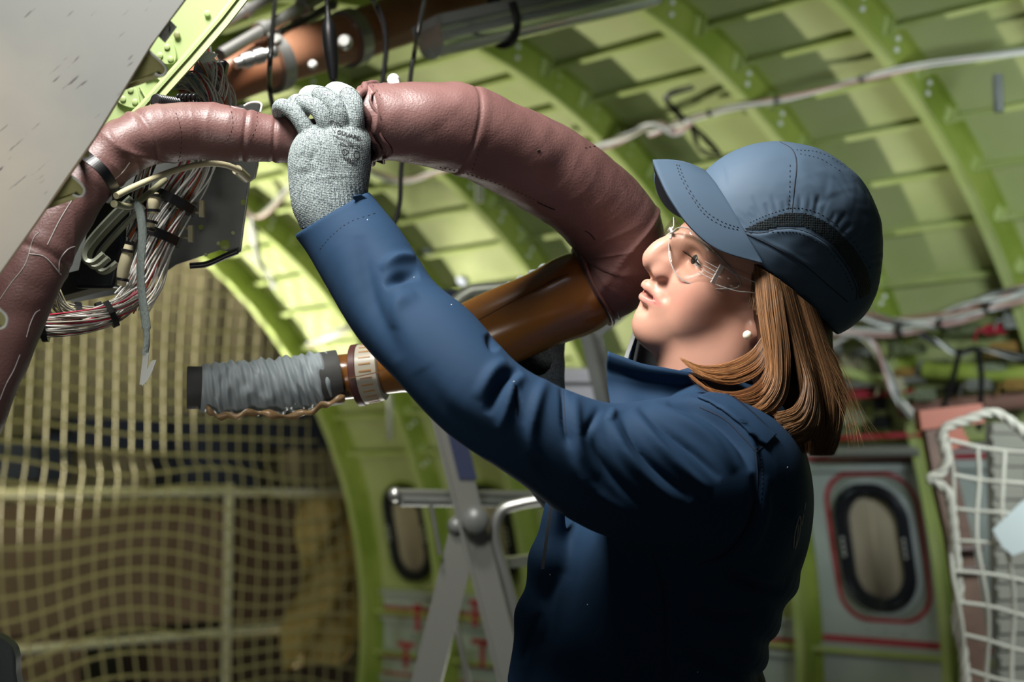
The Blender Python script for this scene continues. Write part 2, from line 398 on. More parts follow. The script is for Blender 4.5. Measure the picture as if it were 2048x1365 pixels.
bw = mat('back_wall_paint', (0.30, 0.27, 0.19), 0.8, col2=(0.15, 0.135, 0.10), cscale=1.2, cdetail=2)
mb = MB(); mb.box(F(8.9, 5.0, 0.9), AX*.04, NX*6.5, (0, 0, 2.3)); tag(mb.build('wall_back', bw), kind='structure')
# hanging curtain sheet behind the net
cur = mat('curtain_sheet', (0.36, 0.32, 0.20), 0.75)
V = []; Fc = []; nx, nz = 260, 8
for k in (0, 1):
    for i in range(nx+1):
        n = 2.2+5.2*i/nx
        for j in range(nz+1):
            z = -0.12+2.0*j/nz; V.append(F(7.3+.045*math.sin(n*17+.6*math.sin(n*5))+.03*math.sin(n*41)+k*.004, n, z))
st = (nx+1)*(nz+1)
for i in range(nx):
    for j in range(nz):
        a = i*(nz+1)+j; Fc.append((a, a+1, a+nz+2, a+nz+1)); Fc.append((a+st, a+st+nz+1, a+st+nz+2, a+st+1))
o = mkobj('curtain', V, Fc, cur); tag(o, 'pale pleated sheet hanging behind the tan safety net, upper left', 'curtain')
# ------------------------------------------------------------------ ring frames
FS = [5.31, 4.78, 4.22, 3.60, 2.86, 2.28, 1.80, 1.36, 0.95]
FD = 0.105
ordn = ['at the open end beside the net', 'second from the open end', 'third from the open end', 'fourth from the open end, behind the raised arm', 'fifth from the open end', 'behind the cap, left of the nearest window', 'right of the nearest window', 'running past the right corner above the net', 'second from the right edge of the ceiling', 'at the far right top corner']
def ring_frame(s, phi0, phi1, lab):
    mb = MB(); N_ = 110
    def strip(r0, r1, sa, sb):                                       # solid ring between radii and stations
        V = []
        for i in range(N_+1):
            ph = phi0+(phi1-phi0)*i/N_
            for (r, ss) in ((r0, sa), (r1, sa), (r1, sb), (r0, sb)): n, z = arc(ph, r); V.append(F(ss, n, z))
        Fc = []
        for i in range(N_):
            for j in range(4): a = i*4+j; b = i*4+(j+1) % 4; Fc.append((a, b, b+4, a+4))
        Fc += [(0, 1, 2, 3), tuple(N_*4+k for k in (3, 2, 1, 0))]
        mb.add(V, Fc)
    strip(FR-.004, FR-FD, s, s+.004); fr = mb.build('fuselage_frame', GREENF)
    mb = MB(); strip(FR-FD, FR-FD+.005, s-.002, s+.034); mb.build('inner_flange', GREEN2, fr)
    mb = MB(); strip(FR-.006, FR-.002, s-.022, s+.004); mb.build('outer_flange', GREENF, fr)
    tag(fr, 'green curved fuselage ring frame '+lab, 'frame', 'ring frames of the fuselage barrel'); return fr
# stringer angles
DPHI = 0.200/FR
phis = [R_(-14)+DPHI*k for k in range(int(R_(140)/DPHI)+1)]
WSPAN = (math.asin(-.02/FR), math.asin(0.30/FR))
def in_window(ph): z = arc(ph)[1]; return -0.52 < z < 0.10
phis = [p for p in phis if not in_window(p)]
for k, s in enumerate(FS):
    fr = ring_frame(s, R_(-23), R_(126), ordn[k])
    if 1 <= k <= 8:
        for ph in phis:
            if ph < R_(18) or ph > R_(118): continue
            mb = MB(); n, z = arc(ph+.012, FR-.038); rad = np.array([math.cos(ph), math.sin(ph)]); rw = NX*rad[0]+np.array([0, 0, rad[1]]); tw = NX*(-rad[1])+np.array([0, 0, rad[0]])
            mb.box(F(s-.014, n, z), AX*.012, tw*.002, rw*.03); mb.box(F(s-.003, n, z)+tw*.010, AX*.002, tw*.011, rw*.03)
            mb.build('stringer_clip', GREEN2, fr)
            if random.random() < .8:
                mb = MB()
                for q in range(2): n2, z2 = arc(ph-.018-.002*q, FR-.03-.035*q); mb.disc(F(s-.001, n2, z2), -AX, .0085, .008, 8, 1)
                mb.build('fastener', WHITE if random.random() < .6 else GREEN2, fr)
ORDW = ['first', 'second', 'third', 'fourth', 'fifth', 'sixth', 'seventh', 'eighth', 'ninth', 'tenth', 'eleventh', 'twelfth', 'thirteenth', 'fourteenth', 'fifteenth', 'sixteenth', 'seventeenth', 'eighteenth', 'nineteenth', 'twentieth', 'twenty-first', 'twenty-second', 'twenty-third', 'twenty-fourth']
nbelow = sum(1 for q in phis if arc(q)[1] < -.2); scount = 0
def zone(ph): return 'on the ceiling' if ph > R_(58) else ('on the curved side wall above the windows' if ph > R_(20) else 'on the side wall below the windows')
for ph in phis:
    for (sa, sb) in ((S0+.02, S1-.01),):
        mb = MB(); rad = np.array([math.cos(ph), math.sin(ph)]); rw = NX*rad[0]+np.array([0, 0, rad[1]]); tw = NX*(-rad[1])+np.array([0, 0, rad[0]])
        c = lambda r: F((sa+sb)/2, *arc(ph, r)); hs = AX*(sb-sa)/2
        mb.box(c(FR-.004)-tw*.012, hs, tw*.013, rw*.0015); mb.box(c(FR-.018), hs, tw*.0015, rw*.016); mb.box(c(FR-.034)+tw*.009, hs, tw*.010, rw*.0018)
        o = mb.build('stringer', GREEN2); scount += 1; tag(o, 'long thin pale green stringer rib, '+(ORDW[nbelow-scount]+' below the windows' if scount <= nbelow else ORDW[scount-nbelow-1]+' above the row of windows'), 'stringer', 'stringers '+zone(ph))
# skin joint doublers, visible as slightly paler bands with white patches
for (px, py, lab) in ((1172, 487, 'left of the orange tube, lower of two'), (1098, 570, 'just over the orange tube'), (855, 505, 'nearest the raised forearm'), (923, 562, 'just above the blue ladder platform'), (1035, 460, 'below the bend of the brown duct')):
    ph = None
    d = P(px, py, 1.0)-CAM
    for t in np.linspace(3, 9, 1200):
        q = d*t; n, z = float(q@NX), float(q[2])
        if math.hypot(n-FC0[0], z-FC0[1]) > FR-.012: break
    rad = np.array([n-FC0[0], z-FC0[1]]); rad /= np.linalg.norm(rad); rw = NX*rad[0]+np.array([0, 0, rad[1]])
    mb = MB(); mb.disc(CAM+d*t, -rw, .022, .004, 14); tag(mb.build('round_sticker', mat('pale_lilac_sticker', (.62, .66, .78), .5)), 'small pale round sticker on green skin, '+lab, 'sticker')
# ------------------------------------------------------------------ windows and grey lower panels
def on_wall(s, z, off):                                              # point on the wall, off metres inside the skin
    c = math.sqrt(max((FR-off)**2-(z-FC0[1])**2, 0)); return F(s, FC0[0]+c, z)
def rr_outline(w_, h_, r, n=12):
    o = []
    for k in range(4):
        cx = (w_-r)*(1 if k in (0, 3) else -1); cy = (h_-r)*(1 if k in (0, 1) else -1)
        for i in range(n+1): a = math.pi/2*(k+i/n); o.append((cx+r*math.cos(a), cy+r*math.sin(a)))
    return o
def ring_on_wall(s, z, oo, oi, off0, off1):
    V = []; n = len(oo)
    for L, off in ((oo, off0), (oo, off1), (oi, off1), (oi, off0)):
        for (a, b) in L: V.append(on_wall(s+a, z+b, off))
    Fc = []
    for k in range(4):
        for i in range(n): j = (i+1) % n; k2 = (k+1) % 4; Fc.append((k*n+i, k*n+j, k2*n+j, k2*n+i))
    return V, Fc
ZW = -0.205
WS = [5.03, 4.49, 3.90, 3.15, 2.565]
def window(i, s, red):
    e = empty('window_%d' % i, on_wall(s, ZW, .01)); e['kind'] = 'structure'
    def ad(mb, nm, m):
        o = mb.build(nm, m, e, sm=True); o.matrix_parent_inverse = Matrix.Translation(-e.location); return o
    W_, H_ = 0.100, 0.185
    oi = rr_outline(W_, H_, W_); oo = rr_outline(W_+.028, H_+.028, W_+.028); o2 = rr_outline(W_+.012, H_+.012, W_+.012)
    mb = MB(); mb.add(*ring_on_wall(s, ZW, rr_outline(W_+.062, H_+.062, W_+.06), oo, .004, .016)); ad(mb, 'window_frame', GREYW if red else GREENF)
    mb = MB(); V, Fc = ring_on_wall(s, ZW, oo, oi, .010, .034); mb.add(V, Fc); ad(mb, 'gasket', BLACKR)
    for k in range(3): mb = MB(); oc = rr_outline(W_+.034+.006*k, H_+.034+.004*k, W_+.03); mb.tube([on_wall(s+a, ZW+b, .030) for a, b in oc], .0035, 6, closed=True); ad(mb, 'wire_loop', BLACKR)
    V = [on_wall(s+a, ZW+b, .006) for a, b in oi]; mb = MB(); mb.plate(V, -NX, .003); ad(mb, 'pane', BEIGE)
    for sg in (1, -1):
        mb = MB()
        for k in range(4): mb.ball(on_wall(s+sg*(W_+.022), ZW+.03-.02*k, .042), .008, 6)
        ad(mb, 'clip', STEEL)
    if red:
        ro = rr_outline(W_+.088, H_+.085, .12); ri = rr_outline(W_+.074, H_+.071, .11); mb = MB(); mb.add(*ring_on_wall(s, ZW, ro, ri, .006, .011)); ad(mb, 'red_sealant_line', RED)
        mb = MB(); oi3 = rr_outline(W_+.073, H_+.07, .11); mb.add(*ring_on_wall(s, ZW, oi3, oo, .001, .0075)); ad(mb, 'grey_surround', mat('grey_surround', (.22, .25, .21), .5))
for i, s in enumerate(WS): window(i+1, s, i == 4)
def wall_patch(name, sa, sb, za, zb, off, m, th=.004, ns=2, nz=14, kind=None):
    V = []; Fc = []
    for k in (0, 1):
        for i in range(ns+1):
            for j in range(nz+1): V.append(on_wall(sa+(sb-sa)*i/ns, za+(zb-za)*j/nz, off+k*th))
    o1 = (ns+1)*(nz+1)
    for i in range(ns):
        for j in range(nz): a = i*(nz+1)+j; Fc += [(a, a+1, a+nz+2, a+nz+1), (a+o1, a+o1+nz+1, a+o1+nz+2, a+o1+1)]
    for i in range(ns):
        for j in (0, nz): a = i*(nz+1)+j; Fc.append((a, a+nz+1, a+nz+1+o1, a+o1))
    for j in range(nz):
        for i in (0, ns): a = i*(nz+1)+j; Fc.append((a, a+1, a+1+o1, a+o1))
    return mkobj(name, V, Fc, m, sm=False)
pans = [('wall_right_lower_panel', a+.03, b-.03) for b, a in zip(FS[:-1], FS[1:])]
for k, (nm, sa, sb) in enumerate(pans):
    big = sb < 3.0
    top = .16 if big else -0.50
    o = wall_patch('skin_panel', sa, sb, -1.3, top, .0025 if big else .003, GREYW)
    tag(o, ('grey white skin panel around the nearest window' if k == 4 else "grey white skin panel behind the white rope net" if k == 5 else 'grey white lower skin panel between ring frames, bay %s from the open end' % ['one', 'two', 'three', 'four', 'five', 'six', 'seven', 'eight', 'nine'][k]), 'panel', 'grey panels low on the side wall')
    lines = [(-.57, .010), (-.60, .007), (-.80, .010), (-.88, .006)] if not big else [(-.545, .012), (-.75, .010), (.115, .010), (.145, .006)]
    for (z, h) in lines:
        p = wall_patch('red_sealant_line', sa, sb, z-h, z+h, .0076, RED, nz=1, th=.002); p.parent = o
    for z in ((-.49, -.62, -.90) if not big else (-.575, -.80, .08)):
        p = wall_patch('ledge', sa, sb, z-.010, z+.010, .008, GREYW, nz=1, th=.022); p.parent = o
    if big:
        p = wall_patch('doubler', sa+.20, sb-.004, -.5, .07, .0066, GREYW, nz=6, th=.0003) if False else None
        mb = MB()
        for zz in (.03, .055, -.47, -.51):
            for t in range(5): mb.disc(on_wall(sa+.05+.07*t, zz, .0068), -NX, .006, .003, 8)
        mb.build('rivet', mat('grey_rivet', (.25, .28, .27), .5), o)
# small red brackets low on the left bays
for (px, py, w_, lab) in ((835, 1215, .02, 'low left of the ladder leg'), (950, 1205, .03, 'between the ladder legs'), (1040, 1215, .03, 'beside the jacket front'), (812, 1290, .05, 'near the bottom edge left of the ladder'), (965, 1285, .06, 'between the ladder legs lower down')):
    c = PN(px, py, 4.62); mb = MB(); mb.box(c, AX*w_, NX*.01, (0, 0, .011)); mb.box(c-np.array([0, 0, .05]), AX*.008, NX*.008, (0, 0, .06)); tag(mb.build('red_bracket', RED), 'small red bracket on the wall '+lab, 'bracket')
# ------------------------------------------------------------------ wiring along the wall
def bundle(pts, r, n, mats, name, label, cat='wire bundle', group=None, twist=9, seg=5, per=60, jit=.2, ties=None, wr_=None):
    c = catmull(pts, per); t, U, W = frames(c); root = empty(name, c[0]); tag(root, label, cat, group)
    for k in range(n):
        a0 = 2*math.pi*k/n+random.uniform(-.3, .3); rr = r*random.uniform(.35, 1); u = np.linspace(0, 1, per); a = a0+twist*u*random.uniform(.7, 1.3)
        q = c+rr*(np.cos(a)[:, None]*U+np.sin(a)[:, None]*W)+np.array([random.uniform(-1, 1) for _ in range(3)])*r*jit
        mb = MB(); mb.tube(q, wr_ or r*(1.5/math.sqrt(n)+.05)*.5+.0004, seg); o = mb.build('wire', mats[k % len(mats)], root, sm=True); o.matrix_parent_inverse = Matrix.Translation(-root.location)
    for u in (ties or []):
        i = int(u*(per-1)); i = min(max(i, 1), per-2); mb = MB(); mb.tube([c[i]-t[i]*r*.25, c[i]+t[i]*r*.25], r*1.25, 10); mb.ball(c[i]+U[i]*r*1.3, r*.5, 6); o = mb.build('cable_tie', BLACK, root); o.matrix_parent_inverse = Matrix.Translation(-root.location)
    return root
def hitwall(px, py, off=.12):
    d = P(px, py, 1.0)-CAM; lo = 2.0
    for t in np.linspace(1.5, 9, 1500):
        q = d*t; n, z = float(q@NX), float(q[2])
        if n > 1.5 and math.hypot(n-FC0[0], z-FC0[1]) > FR-off: return CAM+d*t
    return CAM+d*6
WM = [WHITE, mat('pink_wire', (.55, .33, .30), .5), WHITE, mat('grey_wire', (.3, .31, .3), .5), CREAM]
bundle([hitwall(x, y) for x, y in ((1300, 270), (1345, 250), (1450, 218), (1560, 200), (1700, 165), (1850, 130), (2060, 100))], .010, 6, WM, 'wire_bundle', 'long wire bundle sagging across the green ceiling to the upper right', ties=[.3, .5, .7])
bundle([hitwall(x, y) for x, y in ((1180, 300), (1250, 275), (1310, 250), (1350, 262), (1380, 240))], .012, 6, WM, 'wire_bundle', 'short pale wire bundle over the bend of the brown duct')
bundle([hitwall(x, y) for x, y in ((1385, 175), (1330, 195), (1370, 240), (1410, 275), (1440, 310), (1400, 300), (1385, 250))], .008, 3, [BLACK], 'cable_coil', 'dark cable coil hanging from the ceiling above the cap', 'cable')
bundle([hitwall(x, y) for x, y in ((480, 410), (520, 430), (590, 370), (690, 330), (800, 360), (900, 335))], .010, 5, WM, 'wire_bundle', 'wire bundle running behind the gloved wrist')
bundle([hitwall(x, y) for x, y in ((500, 430), (505, 470), (520, 520), (540, 555), (548, 575))], .014, 4, [WHITE, STEEL, BLACK], 'wire_bundle', 'pale wires dangling in front of the frame left of the sleeve')
bundle([hitwall(x, y, .16) for x, y in ((620, 690), (670, 670), (720, 650), (790, 690), (860, 720))], .014, 6, WM, 'wire_bundle', 'wire bundle behind the end of the orange tube')
bundle([hitwall(x, y, .15) for x, y in ((1640, 640), (1720, 635), (1800, 645), (1880, 632), (1960, 605), (2060, 575))], .016, 6, [mat('pink_brown_wire', (.42, .22, .17), .5), WHITE, GREYM], 'wire_bundle', 'brownish wire bundle at the right, uppermost of the tangle')
bundle([hitwall(x, y, .17) for x, y in ((1650, 660), (1760, 665), (1850, 655), (1900, 645), (1980, 615), (2060, 590))], .018, 7, WM, 'wire_bundle', 'thick whitish wire bundle right of the cap edge', ties=[.3, .55, .8])
bundle([hitwall(x, y, .17) for x, y in ((1640, 700), (1700, 670), (1740, 690), (1770, 740), (1800, 800), (1830, 840))], .014, 5, WM, 'wire_bundle', 'pale wires hanging down right of the hair')
bundle([hitwall(x, y, .18) for x, y in ((1840, 670), (1880, 690), (1920, 705), (1960, 700), (2050, 715))], .012, 4, [BLACK, GREYM, WHITE], 'wire_bundle', 'dark wires between the tangle and the white rope net')
for (pts, lab) in ((((1955, 700), (1962, 740), (1962, 790), (1958, 860)), 'hanging onto the top of the white rope net'), (((1920, 700), (1905, 760), (1885, 820)), 'dangling left of the white rope net corner')):
    mb = MB(); mb.tube(catmull([hitwall(x, y, .3) for x, y in pts], 24), .009, 8); tag(mb.build('black_cable', BLACK, sm=True), 'black cable '+lab, 'cable')
# pipes and rails in the tangle
for (a, b, r, m, lab) in (((1800, 820), (2060, 800), .030, mat('salmon_pipe', (.24, .13, .10), .5), 'salmon coloured horizontal pipe above the rope net'),
                          ((1670, 772), (1850, 758), .016, ALU, 'silver pipe beside the hair ends'),
                          ((1660, 800), (1830, 782), .008, RED, 'thin dark red rail beside the hair ends'),
                          ((1660, 905), (1840, 902), .020, ALU, 'silver rail above the nearest window'),
                          ((1650, 878), (1880, 868), .010, RED, 'dark red rail right of the hair ends'),
                          ((1640, 735), (1780, 765), .02, GREEN2, 'pale green rail in the wire tangle'),
                          ((1850, 740), (2060, 750), .03, GREENF, 'olive rail in the wire tangle')):
    mb = MB(); mb.tube([hitwall(*a, .10), hitwall(*b, .10)], r, 10); tag(mb.build('rail', m, sm=True), lab, 'rail')
rg = random.Random(5)
CL = [mat('sage_part', (.22, .25, .16), .5), WHITE, mat('mid_grey_part', (.22, .23, .21), .5), mat('dull_olive_part', (.12, .14, .07), .5), ALU, mat('amber_part', (.25, .15, .04), .5), RED, BLACK, CREAM]
spots_ = [(1655, 690), (1700, 725), (1745, 655), (1790, 690), (1680, 745), (1720, 780), (1760, 805), (1820, 700), (1870, 735), (1930, 660), (1990, 660), (2030, 640), (1990, 735), (2035, 770), (1905, 780), (1850, 790), (1790, 770), (1700, 835), (1690, 860), (1765, 845), (1660, 720), (1735, 705), (1810, 745), (1960, 770), (2010, 700)]
hues = ['sage green', 'white', 'grey', 'olive', 'silver', 'amber', 'dark red', 'black', 'cream']
used = {}
for k, (x, y) in enumerate(spots_):
    ci = rg.randrange(len(CL)); c = hitwall(x, y, rg.uniform(.05, .14)); mb = MB()
    mb.box(c, AX*rg.uniform(.015, .05), NX*.02, np.array([0, 0, rg.uniform(.012, .03)])); mb.disc(c-NX*.02, -NX, .010, .012, 8); mb.tube([c, c-NX*.02+AX*.05, c+AX*.07-np.array([0, 0, .03])], .005, 6)
    o = mb.build('bracket', CL[ci]); lab = 'small %s bracket in the wiring tangle, %s' % (hues[ci], 'under the cap edge' if x < 1710 else 'beside the hair' if x < 1800 else 'above the brown post' if x < 1900 else 'above the white rope net' if x < 1980 else 'at the right edge')
    used[lab] = used.get(lab, 0)+1; lab += ['', ', second of its kind there', ', third of its kind there', ', fourth of its kind there'][used[lab]-1]; tag(o, lab, 'bracket', 'brackets in the wiring tangle')
# stray brackets and rods on the ceiling
for (a, b, r, m, lab) in (((960, 365), (953, 405), .016, ALU, 'grey rod end hanging below the brown duct'), ((780, 790), (777, 880), .013, ALU, 'grey rod hanging below the cuff of the orange tube'), ((1995, 150), (2005, 225), .014, GREYM, 'grey rod hanging from the ceiling at the right edge')):
    p, q = hitwall(*a, .2), hitwall(*a, .2)+(hitwall(*b, .2)-hitwall(*a, .2)); q = p*1.0; q = p+np.array([0, 0, -1])*abs((b[1]-a[1]))/FPX*float((p-CAM)@CY); mb = MB(); mb.tube([p, q], r, 8); tag(mb.build('hanging_rod', m, sm=True), lab, 'rod')
# ------------------------------------------------------------------ safety net over the open end, guard rails behind it
SN = 5.36
def netpt(n, z):
    sag = .05*math.sin(n*2.1+.5)+.04*math.sin(n*3.7+z*3); bulge = .10*math.sin(z*2.2+1)+.06*math.sin(n*1.9+z*1.3)
    wz = .05*math.sin(n*2.6+z*2.2)*(1 if z < 0 else .4)+.03*math.sin(n*5.3-z*4)*(1 if z < .1 else .3); wn = .035*math.sin(z*4.1+n*2)*(1 if z < .1 else .3)
    return F(SN+.10+bulge*.5, n+wn+.02*sag, z+wz)
root = empty('safety_net', netpt(3, -1)); tag(root, 'tan square-mesh safety net closing the open fuselage end', 'net')
mb = MB(); mz = .084; pz = [-1.34+mz*k for k in range(36)]
for k in range(70):
    n = -.75+mz*k
    if n > 4.80: break
    zz = np.linspace(-1.34, 1.2, 56); zz = [z for z in zz if math.hypot(n-FC0[0], z-FC0[1]) < FR+.01 or n < FC0[0]]
    if len(zz) > 3: mb.tube([netpt(n, z) for z in zz], .0045, 4, cap=False)
for z in pz:
    nn = [n for n in np.linspace(-.75, 4.8, 120) if math.hypot(n-FC0[0], z-FC0[1]) < FR+.01 or n < FC0[0]]
    if len(nn) > 3: mb.tube([netpt(n, z) for n in nn], .0066, 4, cap=False)
o = mb.build('net_mesh', TAN, root, sm=True); o.matrix_parent_inverse = Matrix.Translation(-root.location)
RAILM = mat('pale_painted_rail', (.48, .47, .36), .45)
root = empty('guard_rail', PS(458, 1365, 5.75)); tag(root, 'pale two-bar guard rail with a post standing behind the tan net', 'guard rail')
def addr(mb, nm, m=RAILM):
    o = mb.build(nm, m, root, sm=True); o.matrix_parent_inverse = Matrix.Translation(-root.location)
p1 = PS(458, 985, 5.75); zt = p1[2]; zl = PS(458, 1265, 5.75)[2]
def atz(px, z):
    d = P(px, 1000, 1.0)-CAM; q = CAM+d*(5.75/float(d@AX)); q[2] = z; return q
for z in (zt, zl): mb = MB(); mb.tube([atz(-300, z), atz(735, z)], .020, 10); addr(mb, 'rail_bar')
for x in (458, -160): mb = MB(); b = atz(x, zt).copy(); f0 = b.copy(); f0[2] = CAM[2]+FLOORZ; mb.tube([f0, b+np.array([0, 0, .04])], .024, 10); addr(mb, 'post')
# crates and dark shelves dimly seen beyond the net
DARKB = mat('dark_blue_crate', (.03, .038, .07), .6); BRN = mat('brown_crate', (.15, .105, .08), .7); OCH = mat('warm_glow_sheet', (.34, .24, .08), .6)
for (x0, y0, x1, y1, s, m, lab) in ((-60, 880, 75, 960, 6.6, DARKB, 'dark blue crate at the left edge beyond the net'), (75, 870, 140, 962, 6.9, DARKB, 'narrow dark blue crate beyond the net, second from the left'), (150, 835, 330, 900, 6.9, DARKB, 'dark blue box behind the net below the hanging strap'), (360, 830, 520, 985, 6.9, DARKB, 'large dark blue box beyond the net below the grey hose'), (540, 820, 700, 900, 6.9, DARKB, 'dark blue box beyond the net near the ring frame'), (-100, 1010, 450, 1240, 6.6, BRN, 'long brown crate beyond the net between the guard rail bars'), (470, 1010, 660, 1240, 6.9, BRN, 'brown crate beyond the net right of the rail post'), (-100, 1290, 160, 1400, 6.6, BRN, 'low brown crate behind the lower guard rail, at the left edge'), (300, 1290, 700, 1400, 6.9, BRN, 'low wide brown crate behind the lower guard rail')):
    a, b = PS(x0, y0, s), PS(x1, y1, s); c = (a+b)/2; mb = MB(); mb.box(c+AX*.15, NX*abs(float((b-a)@NX))/2, AX*.15, (0, 0, abs(a[2]-b[2])/2)); 
    for sg in (-1, 1): mb.box(c+NX*sg*abs(float((b-a)@NX))*.42, NX*.01, AX*.01, (0, 0, abs(a[2]-b[2])/2))
    tag(mb.build('crate', m), lab, 'crate')
mb = MB(); a = PS(690, 1000, 5.62); b = PS(745, 1330, 5.62); n0 = float((a-CAM)@NX)  # added sheet, its ochre colour paints the warm light on the net
V = []; Fc = []
for k in (0, 1):
    for i in range(9):
        for j in range(16): n = n0-.25+.45*i/8; V.append(F(5.66+.05*math.sin(i*1.1+j*.7)+k*.004, n-.002*j*j*.3, a[2]-CAM[2]-j*.055))
for i in range(8):
    for j in range(15): q = i*16+j; Fc += [(q, q+1, q+17, q+16), (q+144, q+160, q+161, q+145)]
mkobj('warm_glow_sheet', V, Fc, OCH); tag(bpy.data.objects['warm_glow_sheet'], 'crumpled ochre sheet added as warm glow beyond the net beside the ring frame', 'sheet')
# ------------------------------------------------------------------ right: rope net, brown post, ribbed panel
RD = 3.0
PANEL = mat('ribbed_grey_panel', (.125, .12, .095), .7)
root = empty('ribbed_panel', P(2000, 1200, 3.6)); tag(root, 'olive grey horizontally ribbed panel behind the white rope net', 'panel')
mb = MB(); ex = np.array([.93, .36, 0])
c = P(2235, 1230, 3.55); mb.box(c, ex*.38, np.cross(ex, (0, 0, 1))*.01, (0, 0, .47))
for k in range(24): mb.box(c+np.array([0, 0, -.46+.04*k])+np.cross(ex, (0, 0, 1))*.012, ex*.38, np.cross(ex, (0, 0, 1))*.006, (0, 0, .012))
o = mb.build('ribbed_board', PANEL, root); o.matrix_parent_inverse = Matrix.Translation(-root.location)
POSTM = mat('brown_post', (.085, .05, .032), .6, col2=(.06, .032, .02), cscale=9)
root = empty('brown_post', P(1960, 1365, 3.3)); tag(root, 'reddish brown upright post behind the left edge of the rope net', 'post')
mb = MB()
pp = [P(x, y, 3.3) for x, y in ((1868, 850), (1888, 960), (1912, 1060), (1932, 1180), (1948, 1300), (1955, 1420))]
for i in range(len(pp)-1): mb.bar(pp[i], pp[i+1], .055, .04, up=(0, 1, 0))
o = mb.build('post_body', POSTM, root); o.matrix_parent_inverse = Matrix.Translation(-root.location)
mb = MB(); mb.bar(P(1835, 842, 3.3), P(1960, 828, 3.3), .045, .05, up=(0, 1, 0)); mb.bar(P(1885, 885, 3.28), P(1925, 865, 3.28), .05, .03, up=(0, 1, 0)); o = mb.build('top_bracket', mat('dark_rust', (.16, .035, .012), .6), root); o.matrix_parent_inverse = Matrix.Translation(-root.location)
for y in (1100, 1140): mb = MB(); mb.tube([P(1915+(y-1060)*.15-5, y, 3.26), P(1960+(y-1060)*.15, y-3, 3.26)], .006, 8); o = mb.build('strap', mat('dark_strap', (.04, .02, .015), .6), root); o.matrix_parent_inverse = Matrix.Translation(-root.location)
root = empty('rope_net', P(1950, 1100, RD)); tag(root, 'white rope cargo net with thick twisted edge rope hanging at the right', 'net')
def rope(pts, r, nm, par, n=160):
    c = catmull(pts, n); t, U, W = frames(c); L_ = np.concatenate([[0], np.cumsum(np.linalg.norm(np.diff(c, axis=0), axis=1))]); mb = MB()
    for k in range(3): a = 2*math.pi*k/3+L_/(r*5)*2*math.pi/1.6; mb.tube(c+r*.5*(np.cos(a)[:, None]*U+np.sin(a)[:, None]*W), r*.58, 6)
    o = mb.build(nm, ROPEW, par, sm=True); o.matrix_parent_inverse = Matrix.Translation(-par.location)
edge = [(2062, 880), (2030, 850), (1985, 826), (1930, 842), (1893, 856), (1884, 880), (1893, 920), (1880, 948), (1860, 958), (1895, 985), (1905, 1040), (1912, 1110), (1918, 1180), (1912, 1250), (1925, 1300), (1935, 1400)]
rope([P(x, y, RD) for x, y in edge], .0105, 'edge_rope', root, 360)
def npt(i, j): return P(1895+i*54+7*math.sin(j*1.3+i)+j*4, 880+j*66+i*9+6*math.sin(i*1.1+j*.8), RD+.02*math.sin(i*1.3+j*.9))
for j in range(9):
    mb = MB(); mb.tube(catmull([npt(i, j) for i in range(4)], 30), .0052, 6); o = mb.build('net_cord', ROPEW, root, sm=True); o.matrix_parent_inverse = Matrix.Translation(-root.location)
for i in range(4):
    mb = MB(); mb.tube(catmull([npt(i, j) for j in range(0, 9)], 40), .0052, 6); o = mb.build('net_cord', ROPEW, root, sm=True); o.matrix_parent_inverse = Matrix.Translation(-root.location)
mb = MB(); ol = [P(x, y, 2.96) for x, y in ((1985, 1060), (2048, 1000), (2110, 1030), (2085, 1090), (2025, 1112), (2005, 1095))]; mb.plate(ol, CY, .0015); tag(mb.build('white_tag', mat('white_tag_card', (.27, .30, .285), .6)), 'white card tag hanging on the rope net at the right edge', 'tag')
# ------------------------------------------------------------------ stepladder
LD = 2.7
root = empty('platform_ladder', P(980, 1365, LD)); tag(root, 'aluminium platform stepladder standing behind the raised arm', 'ladder')
def al(mb, nm, m=ALU, sm=False):
    o = mb.build(nm, m, root, sm=sm); o.matrix_parent_inverse = Matrix.Translation(-root.location); return o
def foot(a, b):                                                     # carry a stile on to the floor
    d = b-a; t = (CAM[2]+FLOORZ-a[2])/d[2]; return a+d*t
a, b = P(868, 740, LD), P(1025, 1365, LD); mb = MB(); mb.bar(a, foot(a, b), .048, .024, up=(0, 1, 0)); mb.bar(P(842, 740, LD-.012), foot(P(842, 740, LD-.012), P(999, 1365, LD-.012)), .006, .03, up=(0, 1, 0)); al(mb, 'front_stile')
a, b = P(1155, 560, LD+.45), P(1330, 1290, LD+.45); mb = MB(); mb.bar(a, foot(a, b), .048, .024, up=(0, 1, 0)); mb.bar(P(1174, 560, LD+.43), foot(P(1174, 560, LD+.43), P(1349, 1290, LD+.43)), .007, .006, up=(0, 1, 0)); al(mb, 'front_stile')
a, b = P(935, 1040, LD), P(853, 1365, LD); mb = MB(); mb.bar(a, foot(a, b), .056, .026, up=(0, 1, 0)); al(mb, 'rear_leg')
mb = MB(); mb.tube(catmull([P(x, y, LD) for x, y in ((1085, 1000), (1040, 1008), (1000, 1025), (990, 1080), (1015, 1170), (1045, 1290), (1062, 1365), (1100, 1560))], 50), .011, 10); al(mb, 'bent_tube', STEEL, True)
for y in (988, 1003): mb = MB(); mb.tube([P(785 if y < 1000 else 800, y, LD-.05), P(1100, y+4, LD+.25)], .010, 10); al(mb, 'hand_rail', ALU if y < 1000 else GREYM, True)
mb = MB(); mb.ball(P(790, 990, LD-.05), .014, 12); al(mb, 'rail_end_cap', STEEL, True)
mb = MB(); mb.disc(P(951, 1040, LD-.02), -CY, .026, .03, 16, 1); mb.ball(P(913, 1052, LD-.01), .018, 10); al(mb, 'hinge', GREYM, True)
mb = MB(); mb.tube([P(905, 1220, LD+.1), P(938, 1370, LD+.1)], .007, 8); al(mb, 'brace', STEEL, True)
